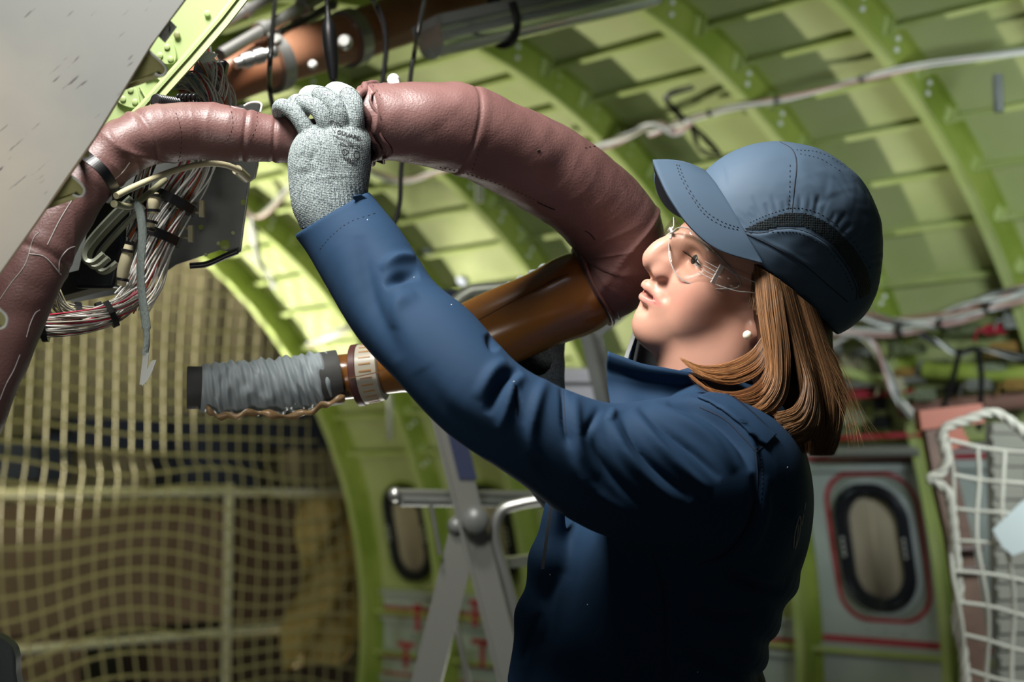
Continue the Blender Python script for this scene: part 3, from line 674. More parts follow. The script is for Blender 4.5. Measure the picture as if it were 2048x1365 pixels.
mb = MB(); mb.tube([P(862, 1010, LD-.03), P(880, 1110, LD-.03)], .004, 6); al(mb, 'brace', STEEL, True)
for y in (1130, 1250): mb = MB(); mb.bar(P(975+(y-1130)*.28, y, LD+.03), P(1240+(y-1130)*.24, y-30, LD+.44), .03, .02); al(mb, 'step')
mb = MB(); mb.box(P(922, 596, LD+.2), CX*.07, CY*.16, CZ*.010); al(mb, 'platform', mat('dark_blue_board', (.012, .025, .06), .5))
mb = MB(); mb.tube(catmull([P(x, y, LD) for x, y in ((870, 640), (905, 612), (935, 588), (965, 580), (1100, 570), (1180, 560))], 40), .014, 10); al(mb, 'platform_frame', mat('grey_green_metal', (.36, .38, .32), .4, metal=.5), True)
mb = MB(); mb.bar(P(1185, 665, LD+.3), P(1300, 575, LD+.3), .035, .02, up=(0, 1, 0)); al(mb, 'cross_bar', GREYM)
mb = MB(); mb.box(P(922, 903, LD-.014), *(lambda d: (CX*.017, CY*.0008, d*.055))((P(868, 740, LD)-P(1025, 1365, LD))/np.linalg.norm(P(868, 740, LD)-P(1025, 1365, LD)))); al(mb, 'warning_label', mat('dark_blue_label', (.03, .04, .09), .5))
mb = MB(); mb.box(P(1160, 775, 3.4), CX*.10, CY*.05, CZ*.045); mb.box(P(1160, 755, 3.39), CX*.07, CY*.06, CZ*.010); tag(mb.build('white_box', mat('white_box_paint', (.5, .48, .5), .6)), 'whitish equipment box behind the orange tube and the ladder', 'box')
# ------------------------------------------------------------------ overhead ducts, lamp, hanging cables
root = empty('copper_duct', P(680, 90, 2.5)); tag(root, 'shiny copper brown air duct crossing the top left ceiling', 'duct')
o = skin_tube('duct_wall', [P(380, 185, 2.35), P(560, 120, 2.45), P(760, 55, 2.6), P(1000, -30, 2.8)], [.042, .043, .046, .050], COPPER, root, 80, 32, lambda u, D, s, p: .0016*vnoise(p, 25, 3, 3)); o.matrix_parent_inverse = Matrix.Translation(-root.location)
for x, y, d in ((545, 126, 2.44), (700, 76, 2.55)):
    a = P(x, y, d); t = P(760, 55, 2.6)-P(560, 120, 2.45); t /= np.linalg.norm(t); mb = MB(); mb.tube([a-t*.012, a+t*.012], .052, 24); o = mb.build('clamp', STEEL, root); o.matrix_parent_inverse = Matrix.Translation(-root.location)
for k, (a, b, r, m, lab) in enumerate((((440, 110, 2.3), (700, -40, 2.6), .011, STEEL, 'silver pipe above the copper duct'), ((420, 60, 2.35), (640, -60, 2.6), .009, STEEL, 'thin silver pipe nearest the green beam'), ((480, 110, 2.45), (665, 10, 2.6), .008, ALU, 'short silver pipe next to the copper duct'), ((470, 128, 2.25), (545, 104, 2.28), .0085, STEEL, 'bright pipe stub in front of the copper duct'))):
    mb = MB(); mb.tube([P(*a), P(*b)], r, 12); mb.ball(P(*b), r*1.3, 10); 
    for u in (.3, .62): q = P(*a)*(1-u)+P(*b)*u; t = P(*b)-P(*a); t /= np.linalg.norm(t); mb.tube([q-t*.008, q+t*.008], r*1.5, 10)
    tag(mb.build('metal_pipe', m, sm=True), lab, 'pipe')
for (x, y, d, r, m, lab) in ((535, 55, 2.4, .009, mat('amber_fitting', (.5, .25, .05), .4), 'amber fitting between the silver pipes'), (553, 80, 2.4, .010, WHITE, 'white cap below the amber fitting'), (581, 70, 2.5, .009, WHITE, 'white cap right of the amber fitting'), (625, 130, 2.3, .008, WHITE, 'white cap in front of the copper duct'), (690, 85, 2.3, .013, STEEL, 'bright metal fitting beside the black plug')):
    mb = MB(); mb.ball(P(x, y, d), r, 10); mb.disc(P(x, y, d), -CY, r*.7, r*1.3, 10); tag(mb.build('fitting', m, sm=True), lab, 'fitting')
GLASSY = mat('clear_lamp_cover', (.60, .66, .62), 0.12, trans=0.75, ior=1.25, bump=.3, bscale=30, bdist=.003)
root = empty('strip_light', P(1040, 45, 2.5)); tag(root, 'unlit strip light in a long clear cover under the top edge', 'lamp')
la, lb = P(860, 82, 2.45), P(1300, -18, 2.75); tdir = (lb-la)/np.linalg.norm(lb-la); upv = np.cross(np.cross(tdir, (0, 0, 1)), tdir); sdv = np.cross(tdir, upv)
V, Fc = [], []
sect = [(math.cos(a)*.042, math.sin(a)*.030-.004) for a in np.linspace(math.pi*1.02, math.pi*1.98, 12)]+[(.045, .022), (-.045, .022)]
for q in (la, lb):
    for (x, y) in sect: V.append(q+sdv*x+upv*y)
n_ = len(sect); Fc = [(i, (i+1) % n_, n_+(i+1) % n_, n_+i) for i in range(n_)]+[tuple(range(n_))[::-1], tuple(range(n_, 2*n_))]
o = mkobj('cover', V, Fc, GLASSY, root); sharp(o.data, 40); o.matrix_parent_inverse = Matrix.Translation(-root.location)
mb = MB(); mb.box((la+lb)/2+upv*.028, tdir*.5*np.linalg.norm(lb-la), sdv*.047, upv*.009); o = mb.build('housing', mat('lamp_housing', (.28, .29, .28), .4), root); o.matrix_parent_inverse = Matrix.Translation(-root.location)
for sg in (-1, 1): mb = MB(); mb.tube([la+tdir*.03+sdv*sg*.016+upv*.002, lb-tdir*.03+sdv*sg*.016+upv*.002], .008, 10); o = mb.build('lamp_tube', WHITE, root, sm=True); o.matrix_parent_inverse = Matrix.Translation(-root.location)
mb = MB(); mb.tube(catmull([la+tdir*.16+sdv*x+upv*y for x, y in ((-.05, .03), (-.047, -.01), (-.02, -.036), (.02, -.036), (.047, -.01), (.05, .03))], 20), .007, 8); mb.ball(la+tdir*.16+upv*.045, .014, 8); o = mb.build('clip', BLACK, root, sm=True); o.matrix_parent_inverse = Matrix.Translation(-root.location)
root = empty('hanging_plug', P(662, 90, 2.0)); tag(root, 'black cable plug hanging above the gloved fingers', 'plug')
o = skin_tube('plug_body', [P(655, 12, 2.0), P(656, 30, 2.0), P(658, 60, 2.0), P(661, 95, 2.0), P(665, 130, 2.0), P(667, 160, 2.0)], [.003, .0045, .010, .0105, .0085, .006], BLACK, root, 60, 20); o.matrix_parent_inverse = Matrix.Translation(-root.location)
mb = MB(); mb.tube(catmull([P(x, y, 2.0) for x, y in ((640, -30), (652, -5), (656, 20))], 16), .003, 8); mb.tube(catmull([P(x, y, 2.0) for x, y in ((666, 155), (664, 200), (655, 260))], 16), .0035, 8); o = mb.build('cord', BLACK, root, sm=True); o.matrix_parent_inverse = Matrix.Translation(-root.location)
for pts, d, r, lab in ((((700, -90, 'w'), (735, -20), (752, 10), (768, 50), (772, 100), (765, 170), (760, 230)), 2.2, .0042, 'black cable hanging left of the duct top, longer one'), (((870, -90, 'w'), (845, 20), (828, 110), (820, 165), (815, 260), (803, 330), (800, 400), (792, 440), (780, 458)), 2.1, .0035, 'black cable passing behind the brown duct and ending beside the sleeve'), (((560, -90, 'w'), (545, 60), (540, 180), (560, 250), (590, 330), (610, 400)), 2.0, .0035, 'black cable behind the gloved wrist')):
    mb = MB(); mb.tube(catmull([hitwall(q[0], q[1], .01) if len(q) > 2 else P(q[0], q[1], d) for q in pts], 60), r, 8); tag(mb.build('hanging_cable', BLACK, sm=True), lab, 'cable')
# ================================================================== the person
JACKET = mat('navy_softshell', (0.010, 0.030, 0.065), 0.78, spec=0.2, bump=0.12, bscale=2600, bdist=.0002)
JDARK = mat('navy_thread', (0.004, 0.008, 0.02), 0.8)
LINING = mat('black_fleece_lining', (0.022, 0.024, 0.026), 0.9, bump=.5, bscale=900, bdist=.001)
CAPM = mat('slate_blue_cap_cloth', (0.057, 0.091, 0.134), 0.65, spec=0.3, bump=0.12, bscale=2600, bdist=.0002)
CAPD = mat('cap_thread', (0.012, 0.018, 0.030), 0.8)
TROUS = mat('dark_work_trousers', (0.01, 0.012, 0.02), 0.8)
SKIN = mat('skin', (0.6, 0.37, 0.28), 0.42, spec=0.35, vcol='skin_tone', sss=0.25, bump=0.12, bscale=900, bdist=.0004)
def rotm(yaw, pitch, roll):
    cy, sy = math.cos(yaw), math.sin(yaw); cp, sp = math.cos(pitch), math.sin(pitch); cr, sr = math.cos(roll), math.sin(roll)
    return np.array([[cy, -sy, 0], [sy, cy, 0], [0, 0, 1]])@np.array([[cp, 0, -sp], [0, 1, 0], [sp, 0, cp]])@np.array([[1, 0, 0], [0, cr, -sr], [0, sr, cr]])
HR = rotm(R_(200), R_(22.3), R_(-19.5)); HO = np.array([.240, 1.5, .0525]); HS = .92e-3
def H(*p): return HO+HR@(np.array(p, float)*HS)                     # head millimetres (forward, her left, up) -> camera-aligned metres
def HV(A_): return HO+(np.asarray(A_, float)*HS)@HR.T
def Hinv(V): return ((V-HO)@HR)/HS
# ---- head and neck
def build_head():
    g = SDF((.085, 1.36, -.19), (.40, 1.66, .235), .00145, big=.02)
    E_ = lambda c, r, k=6, op='u': g.ell(H(*c), np.array(r)*HS, HR, k*HS, op)
    K_ = lambda a, b, ra, rb, k=5, op='u': g.cap(H(*a), H(*b), ra*HS, rb*HS, k*HS, op)
    CH = lambda pts, k=4, op='u', n=None: g.chain(np.array([H(*p[:3]) for p in pts]), [p[3]*HS for p in pts], k*HS, op, n)
    E_((0, 0, 46), (92, 73, 84)); E_((42, 0, 5), (52, 60, 62), 20); E_((50, 0, -40), (42, 46, 48), 22)
    for s in (1, -1):
        K_((8, 50*s, -50), (70, 13*s, -84), 14, 13, 24); K_((0, 56*s, -10), (10, 50*s, -52), 16, 13, 18)
        E_((62, 36*s, -16), (26, 22, 24), 20)
        E_((40, 44*s, -42), (34, 18, 30), 22)
    E_((60, 0, -62), (36, 36, 30), 18); g.ell(H(79, 0, -79), np.array((13.5, 17, 14))*HS, HR, 14*HS); E_((44, 0, -78), (42, 36, 26), 16); E_((52, 0, -78), (34, 30, 16), 18)
    E_((76, 0, -43), (25, 29, 26), 12)
    K_((84, 10, 30), (74, 44, 27), 9, 8, 14); K_((84, -10, 30), (74, -44, 27), 9, 8, 14)
    # eye sockets
    for s in (1, -1): E_((94, 33*s, 12), (17, 19, 12), 12, 'd')
    # nose
    CH([(90, 0, 26, 8), (98, 0, 18, 8), (106, 0, 9, 8.3), (111, 0, 1, 8.6), (114, 0, -8, 8.2)], 12)
    CH([(90, 7, 12, 7), (98, 11, -6, 9), (98, 13, -16, 8)], 10); CH([(90, -7, 12, 7), (98, -11, -6, 9), (98, -13, -16, 8)], 10)
    E_((110, 0, -11), (11, 10, 9), 14)
    for s in (1, -1): E_((98, 14*s, -19), (12, 6.5, 8), 9)
    CH([(115, 0, -17, 5), (103, 0, -25, 4.5)], 4)
    for s in (1, -1): g.ell(H(105, 8.5*s, -27), np.array((8, 3.6, 4))*HS, HR, 2*HS, 'd')
    # lips
    CH([(83, -28, -49, 2), (96, -12, -42, 4), (102.5, -4, -39.5, 5), (102.5, 0, -40, 4.8), (102.5, 4, -39.5, 5), (96, 12, -42, 4), (83, 28, -49, 2)], 5, n=20)
    CH([(86, -24, -50, 2.5), (93.5, -11, -53, 5), (98, 0, -53.5, 6), (93.5, 11, -53, 5), (86, 24, -50, 2.5)], 5, n=20)
    CH([(84, -30, -50, 1.4), (98, -12, -47, 2.2), (106, 0, -46.5, 2.6), (98, 12, -47, 2.2), (84, 30, -50, 1.4)], 2.5, 'd', n=20)
    CH([(97, -10, -64, 2), (101, 0, -65, 2), (97, 10, -64, 2)], 10, 'd')     # fold under the lower lip
    CH([(106, 0, -30, 1.5), (106, 0, -38, 1.8)], 5, 'd')
    CH([(98, 22, -26, 1.5), (92, 30, -38, 2)], 9, 'd')
    # lids around the eyeball
    for s in (1, -1):
        g.ell(H(70, 31*s, 12), np.array((14.2, 14.2, 14.2))*HS, HR, 4*HS)
        CH([(85, 20*s, 9.5, 1.6), (87.5, 26*s, 11.5, 3.0), (85.5, 36*s, 12, 3.4), (76, 46*s, 9, 1.3)], 1.5, 'd', n=14)
    # ear
    for s in (1, -1):
        M = HR@rotm(R_(-22*s), 0, R_(-8*s)); g.ell(H(-8, 73*s, 4), np.array((17, 5.5, 31))*HS, M, 5*HS)
        CH([(6, 76*s, 10, 3), (2, 79*s, 30, 3), (-12, 81*s, 34, 3.2), (-24, 82*s, 22, 3.2), (-25, 81*s, 2, 3.2), (-16, 79*s, -16, 4), (-6, 76*s, -26, 6.5), (2, 74*s, -20, 4)], 3, n=30)
        CH([(-2, 79*s, 18, 3), (-14, 79*s, 12, 3), (-16, 79*s, -4, 3), (-8, 78*s, -14, 3)], 3, n=14)
        g.ell(H(-4, 83*s, -1), np.array((9, 8, 10))*HS, HR, 3*HS, 'd'); g.ell(H(4, 79*s, -3), np.array((4, 4, 7))*HS, HR, 3*HS)
    # neck down into the collar
    g.chain([H(-18, 0, -25), q3(1430, 735, 1.50), q3(1425, 840, 1.50), q3(1425, 940, 1.50)], [56*HS, .054, .056, .07], .02)
    g.cap(H(-8, 52, -30), q3(1375, 830, 1.47), .014, .012, .02)           # neck muscle
    return g
g = build_head(); HVt, HQ = g.mesh(); HVt = laplace(HVt, HQ, 2, .4); del g
# ---- the rest of the body, coarser, under the clothes
SH_L, EL_L, WR_L = (1425, 940, 1.37), (890, 750, 1.31), (668, 400, 1.43)
SH_R, EL_R, WR_R = (1430, 950, 1.64), (1165, 960, 1.72), (1088, 800, 1.67)
def floorq(px, d):
    """camera-aligned point on the floor under a photo column at distance about d"""
    wpt = P(px, 1400, d); wpt = np.array([wpt[0], wpt[1], CAM[2]+FLOORZ]); r = wpt-CAM; return np.array([r@CX, r@CY, r@CZ])
DN = np.array([0, -math.sin(PITCH), -math.cos(PITCH)])               # straight down in camera-aligned axes
BC = q3(1300, 1250, 1.50)
def body_rest():
    hip = q3(1280, 1365, 1.5); fl = floorq(1280, 1.5)
    g = SDF((-.24, 1.15, fl[2]-.02), (.40, 1.95, .20), .008, big=.05)
    g.chain([q3(1425, 900, 1.5), q3(1350, 1120, 1.5), q3(1290, 1320, 1.5), hip+DN*.12], [.07, .11, .10, .12], .05)
    g.chain([q3(*SH_L), q3(1205, 930, 1.32), q3(1010, 828, 1.30), q3(905, 735, 1.315), q3(736, 530, 1.40), q3(*WR_L)], [.048, .042, .036, .034, .024, .015], .01)
    g.chain([q3(*SH_R), q3(1270, 985, 1.72), q3(1160, 965, 1.72), q3(1090, 870, 1.67), q3(1084, 800, 1.664)], [.042, .036, .034, .028, .018], .015)
    g.chain([q3(1425, 860, 1.5), q3(*SH_L)], [.06, .05], .03); g.chain([q3(1425, 860, 1.5), q3(*SH_R)], [.06, .05], .03)
    for sg in (-1, 1):
        h0 = hip+np.array([0, .085*sg, 0])+DN*.15; ft = fl+np.array([.02*sg, .10*sg, 0]); kn = (h0+ft)/2+np.array([-.02, 0, 0]); g.chain([h0, kn, ft-DN*.10], [.085, .055, .042], .03)
    return g
g = body_rest(); BV, BQ = g.mesh(); del g
nH = len(HVt); allV = np.vstack([HVt, BV]); allQ = np.vstack([HQ, BQ+nH])
person = mkobj('person', toworld(allV), allQ, SKIN)
tag(person, 'woman in navy jacket, blue cap and clear glasses gripping the brown duct with gloved hands', 'person')
ca = person.data.color_attributes.new('skin_tone', 'FLOAT_COLOR', 'POINT')
hm = Hinv(allV); base = np.array([.47, .25, .18]); colr = np.tile(base, (len(hm), 1))
def blob(c, r, col, st=1.0):
    d = (((hm-np.array(c))/np.array(r))**2).sum(1); wgt = np.exp(-d)*st
    colr[:] = colr*(1-wgt[:, None])+np.array(col)*wgt[:, None]
for s in (1, -1): blob((72, 40*s, -25), (26, 20, 20), (.60, .25, .19), .6); blob((98, 14*s, -18), (10, 8, 8), (.60, .28, .21), .6)
blob((114, 0, -14), (9, 9, 8), (.62, .29, .22), .6)
for s in (1, -1): blob((86, 33*s, 20), (10, 20, 9), (.36, .20, .13), .55); blob((-4, 80*s, -4), (12, 10, 14), (.50, .20, .15), .8)  # lid crease shade painted into the skin tone; ears redder
for s in (1, -1):                                                     # eyebrows
    for t in np.linspace(0, 1, 7): blob((93-12*t*t*1.3, (14+34*t)*s, 31+3*math.sin(t*3)), (7, 5, 2.6), (.16, .085, .04), .7)
    for t in np.linspace(0, 1, 7): blob((86-9*t*t, (18+28*t)*s, 14.5+2*math.sin(t*3)-2*t), (5, 4, 1.5), (.06, .035, .025), .75)
for y in np.linspace(-21, 21, 13):
    u = abs(y)/21; blob((103-12*u*u, y*1.2, -42.5-5*u*u), (7, 3, 3.0*(1-.4*u)), (.44, .15, .13), .8); blob((99-9*u*u, y*1.2, -53.5+4*u*u), (7, 3, 4.4*(1-.4*u)), (.52, .18, .165), .85)
for y in np.linspace(-22, 22, 13): u = abs(y)/22; blob((98-9*u*u, y, -49.5-u*u), (9, 2.5, 1.1), (.16, .03, .03), .7)
colr = np.hstack([np.clip(colr, 0, 1), np.ones((len(colr), 1))]); ca.data.foreach_set('color', colr.ravel().astype(np.float32))
# eyes
EYEM = mat('eye_white', (.62, .58, .54), .15); IRIS = mat('iris_grey_green', (.018, .020, .015), .3)
for s in (1, -1):
    V = []; c = H(70.5, 31*s, 12); mb = MB(); mb.ball((0, 0, 0), 13.4*HS, 20); Vv = np.vstack(mb.v)+c
    e = mkobj('eye', toworld(Vv), mb.f, EYEM, person)
    mb = MB(); gz = HR@np.array([.96, .10, .12]); gz /= np.linalg.norm(gz); cw = toworld((c+gz*12.1*HS)[None])[0]; gw = gz[0]*CX+gz[1]*CY+gz[2]*CZ
    mb.disc(cw, gw, 5.4*HS, 1.5*HS, 20, 1); mb.build('iris', IRIS, e, sm=True)
    LASH = BLACK; mb = MB()
    for t in np.linspace(0, 1, 22):
        a = H(86.5-8*t*t, (19+27*t)*s, 14+1.5*math.sin(t*3)-2.5*t); b = a+HR@np.array([8.5, 4*t*s, 1.5])*HS; mb.tube(toworld(np.array([a, (a+b)/2+HR@np.array([0, 0, -.8])*HS, b])), [.00045, .00035, .00015], 4)
    mb.build('eyelashes', LASH, e, sm=True)
# earring
mb = MB(); pe = H(-2, 85, -27); mb.ball(toworld(q3(1495, 671, float(pe[1])-.004)[None])[0], .0049, 18)
mb.build('pearl_earring', mat('pearl', (.80, .76, .62), .18, coat=.6, spec=.6), person, sm=True)
# ---- jacket
def jacket():
    g = SDF((-.235, 1.17, -.56), (.36, 1.80, .17), .0024, big=.03)
    L = [(640, 400, 1.44, 80), (686, 458, 1.425, 82), (736, 530, 1.40, 90), (796, 624, 1.365, 91), (872, 698, 1.325, 97), (934, 768, 1.30, 95), (990, 816, 1.29, 93), (1100, 880, 1.295, 101), (1205, 932, 1.31, 121), (1300, 948, 1.33, 143), (1400, 958, 1.355, 165), (1455, 968, 1.375, 150)]
    q = catmull(np.array(L, float), 40); g.chain([q3(*p[:3]) for p in q], [rp(p[3], p[2]) for p in q], .006)
    for (c, r) in (((1412, 970, 1.50), (.094, .17, .10)), ((1388, 1040, 1.50), (.102, .165, .11)), ((1326, 1140, 1.50), (.116, .160, .12)), ((1270, 1280, 1.5), (.104, .150, .14)), ((1255, 1420, 1.5), (.112, .158, .14)), ((1245, 1560, 1.5), (.118, .165, .12))):
        g.ell(q3(*c), r, None, .045)
    g.ell(q3(1520, 980, 1.50), (.042, .12, .10), None, .02)
    g.chain([q3(1425, 850, 1.52), q3(1440, 930, 1.60), q3(1430, 950, 1.64)], [.06, .065, .06], .03)
    g.chain([q3(1400, 845, 1.44), q3(1430, 850, 1.5)], [.055, .06], .03)
    g.chain([q3(1430, 950, 1.64), q3(1270, 985, 1.72), q3(1160, 965, 1.72), q3(1088, 868, 1.67)], [.064, .053, .048, .040], .015, n=14)
    # folds that roll round the back and the waist
    for (x, y, r, e) in ((1562, 1166, 25, 40), (1523, 1245, 28, 46), (1499, 1312, 28, 30), (1486, 1385, 28, 30)):
        g.chain([q3(x-60, y-40-e*.5, 1.36), q3(x-16, y-12, 1.395), q3(x, y, 1.47), q3(x-6, y+4, 1.56), q3(x-60, y, 1.64)], [rp(6, 1.4), rp(r*.8, 1.4), rp(r, 1.47), rp(r, 1.5), .008], .014, n=16)
    g.chain([q3(1110, 1010, 1.42), q3(1092, 1120, 1.42), q3(1065, 1230, 1.43), q3(1042, 1360, 1.44)], [.010, .013, .013, .013], .02)   # front edge beside the zip
    # open the cuff
    g.halfspace(q3(668, 424, 1.425), (-.50, -.12, .86), .002)
    return g
g = jacket(); JV, JQ = g.mesh(); del g
JV = laplace(JV, JQ, 1, .5)
fol = [
 # forearm
 ([(722, 470), (736, 560), (752, 620), (800, 720)], 20, -3.8), ([(775, 480), (790, 570), (805, 640), (850, 740)], 28, 2.6), ([(680, 480), (697, 570), (718, 640), (780, 750)], 24, 1.8),
 ([(838, 548), (800, 556), (770, 575)], 11, -7), ([(832, 515), (795, 520), (760, 540)], 13, 5), ([(835, 590), (800, 610), (790, 660)], 16, 3),
 ([(640, 590), (700, 690), (770, 790), (860, 870)], 18, 3.5),
 # elbow
 ([(975, 668), (984, 690), (995, 700)], 9, -5), ([(1040, 742), (1015, 755), (990, 790), (975, 830)], 11, -7), ([(1015, 722), (985, 745), (955, 800)], 14, 4), ([(1050, 748), (1025, 775), (1010, 830), (1000, 870)], 13, 4.5),
 ([(1028, 762), (1034, 800), (1045, 850)], 5, -3), ([(1095, 755), (1075, 800), (1062, 870), (1080, 930)], 14, 4), ([(1122, 772), (1126, 800), (1128, 850), (1140, 900)], 6, -3.5), ([(1150, 790), (1150, 840), (1160, 900), (1190, 960)], 13, 4),
 ([(840, 740), (890, 825), (960, 880), (1050, 915)], 28, -3.5), ([(830, 830), (900, 890), (980, 930)], 16, 3),
 # upper arm, sweeping down to the armhole
 ([(1062, 905), (1085, 945), (1118, 985)], 15, -5), ([(1137, 880), (1160, 940), (1200, 990), (1285, 1045)], 13, 5.5), ([(1180, 860), (1205, 920), (1245, 975), (1310, 1030)], 12, -6),
 ([(1215, 835), (1245, 900), (1295, 960), (1360, 1015)], 12, 6), ([(1237, 826), (1280, 900), (1330, 955), (1385, 1000)], 10, -6), ([(1262, 820), (1310, 885), (1370, 945), (1420, 985)], 12, 5.5),
 ([(1275, 815), (1330, 860), (1385, 905), (1440, 960)], 9, -5), ([(1300, 808), (1360, 840), (1420, 880), (1470, 945)], 14, 4.5),
 ([(1333, 808), (1385, 815), (1440, 845), (1481, 892), (1503, 945)], 11, -7), ([(1340, 800), (1400, 806), (1460, 838), (1500, 885), (1518, 940)], 8, 4),
 ([(1200, 815), (1180, 850), (1165, 880)], 9, -3), ([(1230, 818), (1215, 845)], 7, 3),
 ([(1505, 945), (1512, 1000), (1495, 1060), (1450, 1110), (1395, 1130)], 7, -4), ([(1530, 950), (1530, 1010), (1510, 1080), (1465, 1125)], 12, 2.5),
 ([(1440, 1140), (1500, 1170), (1560, 1188)], 11, -5), ([(1450, 1120), (1510, 1150), (1570, 1165)], 13, 4), ([(1380, 1210), (1450, 1235), (1535, 1225)], 11, -4), ([(1540, 985), (1560, 1010), (1590, 1030)], 14, -3),
 ([(1360, 1290), (1420, 1330), (1500, 1350)], 11, -4), ([(1083, 1225), (1062, 1270), (1045, 1330)], 8, -3), ([(1130, 1150), (1110, 1210), (1090, 1290)], 20, 3), ([(1300, 1110), (1325, 1180), (1330, 1300)], 6, -1.5),
]
JV = strokes(JV, JQ, [(a[0], a[1]*.85, a[2]*1.35) for a in fol])
JV = JV+vnormals(JV, JQ)*(.0007*vnoise(JV, 22, 3, 11))[:, None]
jk = mkobj('jacket', toworld(JV), JQ, JACKET, person)
jb = bvh_of(jk)
# seams, and dark lines painting the shade of two elbow creases
surf_lines('seam_or_crease', jb, [[(1395, 1131), (1450, 1110), (1492, 1060), (1512, 1000), (1515, 950), (1512, 905)], [(1512, 905), (1490, 880), (1450, 840), (1400, 815)], [(1512, 905), (1550, 875)], [(1300, 1095), (1322, 1170), (1330, 1250), (1330, 1365)], [(1126, 775), (1128, 810), (1133, 870)], [(1028, 772), (1034, 830)]], .0007, JDARK, jk, -.0002)
surf_lines('stitching', jb, [[(640, 498), (665, 470), (700, 444), (750, 427)], [(1440, 795), (1480, 835), (1535, 880)], [(1522, 915), (1525, 960), (1520, 1020)], [(1512, 898), (1540, 876)]], .0005, JDARK, jk, 0, dash=(3, 2))
# lint specks
mb = MB()
for (x, y) in ((640, 430), (735, 440), (828, 555), (1028, 764), (903, 610), (1575, 935), (1100, 1150), (1175, 1210), (1395, 1345)):
    h = jb.ray_cast(Vector(CAM.tolist()), Vector((P(x, y, 1)-CAM).tolist()).normalized())
    if h[0]: mb.ball(np.array(h[0]), .0006, 6)
mb.build('lint', WHITE, jk)
# yoke strap over the shoulder
V = []; 
yk = catmull([(1395, 797), (1430, 812), (1475, 845), (1510, 880), (1530, 893)], 26); yk2 = catmull([(1420, 788), (1458, 793), (1500, 825), (1535, 858), (1550, 872)], 26)
Vt = []
for i in range(26):
    for j in range(7):
        x, y = yk[i]*(1-j/6)+yk2[i]*j/6; h = jb.ray_cast(Vector(CAM.tolist()), Vector((P(x, y, 1)-CAM).tolist()).normalized())
        Vt.append(np.array(h[0]+h[1]*.0016) if h[0] else P(x, y, 1.42))
Fy = [(i*7+j, i*7+j+1, i*7+j+8, i*7+j+7) for i in range(25) for j in range(6)]
yo = mkobj('shoulder_strap', Vt, Fy, JACKET, jk); md = yo.modifiers.new('thick', 'SOLIDIFY'); md.thickness = .0016; md.offset = 0
# cuff tab
tabp = [(703, 392), (722, 388), (745, 404), (772, 432), (765, 460), (742, 446), (722, 420)]
mb = MB(); mb.plate([P(x, y, 1.385+.0006*(x-703)) for x, y in tabp], CY, .0035); ct = mb.build('cuff_tab', JACKET, jk); bvm = ct.modifiers.new('b', 'BEVEL'); bvm.width = .0012; bvm.segments = 3
# collar: open stand-up band round the neck
top = [(1282, 628, 1.600), (1300, 668, 1.612), (1345, 705, 1.612), (1410, 728, 1.60), (1480, 742, 1.575), (1520, 752, 1.52), (1500, 758, 1.455), (1440, 756, 1.42), (1385, 747, 1.405), (1330, 737, 1.40), (1285, 728, 1.40), (1250, 716, 1.402), (1216, 703, 1.405)]
bot = [(1243, 800, 1.560), (1275, 810, 1.585), (1330, 815, 1.60), (1410, 820, 1.60), (1480, 830, 1.575), (1530, 840, 1.52), (1510, 846, 1.45), (1440, 845, 1.40), (1385, 838, 1.385), (1330, 835, 1.378), (1290, 832, 1.378), (1255, 832, 1.38), (1224, 830, 1.385)]
tq, bq = catmull(top, 90), catmull(bot, 90); V = []; nz = 14
for i in range(90):
    for j in range(nz+1):
        t = j/nz; p = tq[i]*(1-t)+bq[i]*t; p = p.copy(); fold = math.exp(-((t-.26)/.05)**2); near = min(max((i-45)/20, 0), 1)
        b = math.sin(t*math.pi)*10*near; lip = (.004*math.exp(-(t/.12)**2))
        p[2] += near*(.014*math.sin(math.pi*min(max((t-.10)/.9, 0), 1)))-near*.004; p[0] += -b*.4*(1 if i > 70 else .3); p[2] += -lip*near+.0022*fold*near+.002*math.sin(i*.35+2*t)*t*near
        V.append(P(*p))
Fc = [(i*(nz+1)+j, i*(nz+1)+j+1, (i+1)*(nz+1)+j+1, (i+1)*(nz+1)+j) for i in range(89) for j in range(nz)]
co = mkobj('collar', V, Fc, JACKET, jk); md = co.modifiers.new('thick', 'SOLIDIFY'); md.thickness = .0035; md.offset = 1; md.use_rim = True
bm = bmesh.new(); bm.from_mesh(co.data); bmesh.ops.recalc_face_normals(bm, faces=bm.faces); bm.to_mesh(co.data); bm.free()
# lining just inside the collar
cen = P(1400, 770, 1.5); V2 = [v+(cen-v)/np.linalg.norm(cen-v)*.0055 for v in V]
ln = mkobj('collar_lining', V2, Fc, LINING, co); md = ln.modifiers.new('thick', 'SOLIDIFY'); md.thickness = .0025; md.offset = 0
# zip teeth along the far collar edge and down the jacket front
mb = MB(); zp = catmull([P(x, y, d) for x, y, d in ((1281, 630, 1.596), (1272, 665, 1.588), (1262, 695, 1.578), (1254, 720, 1.570), (1246, 770, 1.560), (1240, 800, 1.555))], 90)
for i in range(0, 89):
    t = zp[i+1]-zp[i]; t /= np.linalg.norm(t); mb.box(zp[i]+CX*-.0016, CX*.0022, CY*.0012, t*.00055)
mb.build('zip', mat('zip_teeth', (.30, .31, .31), .4, metal=.4), jk)
mb = MB(); zp = catmull([P(x, y, 1.385) for x, y in ((1104, 1010), (1094, 1070), (1085, 1140))], 60)
for i in range(59): t = zp[i+1]-zp[i]; t /= np.linalg.norm(t); mb.box(zp[i], CX*.0016, CY*.0012, t*.0005)
mb.build('zip', mat('zip_teeth_dark', (.10, .11, .12), .4, metal=.4), jk)
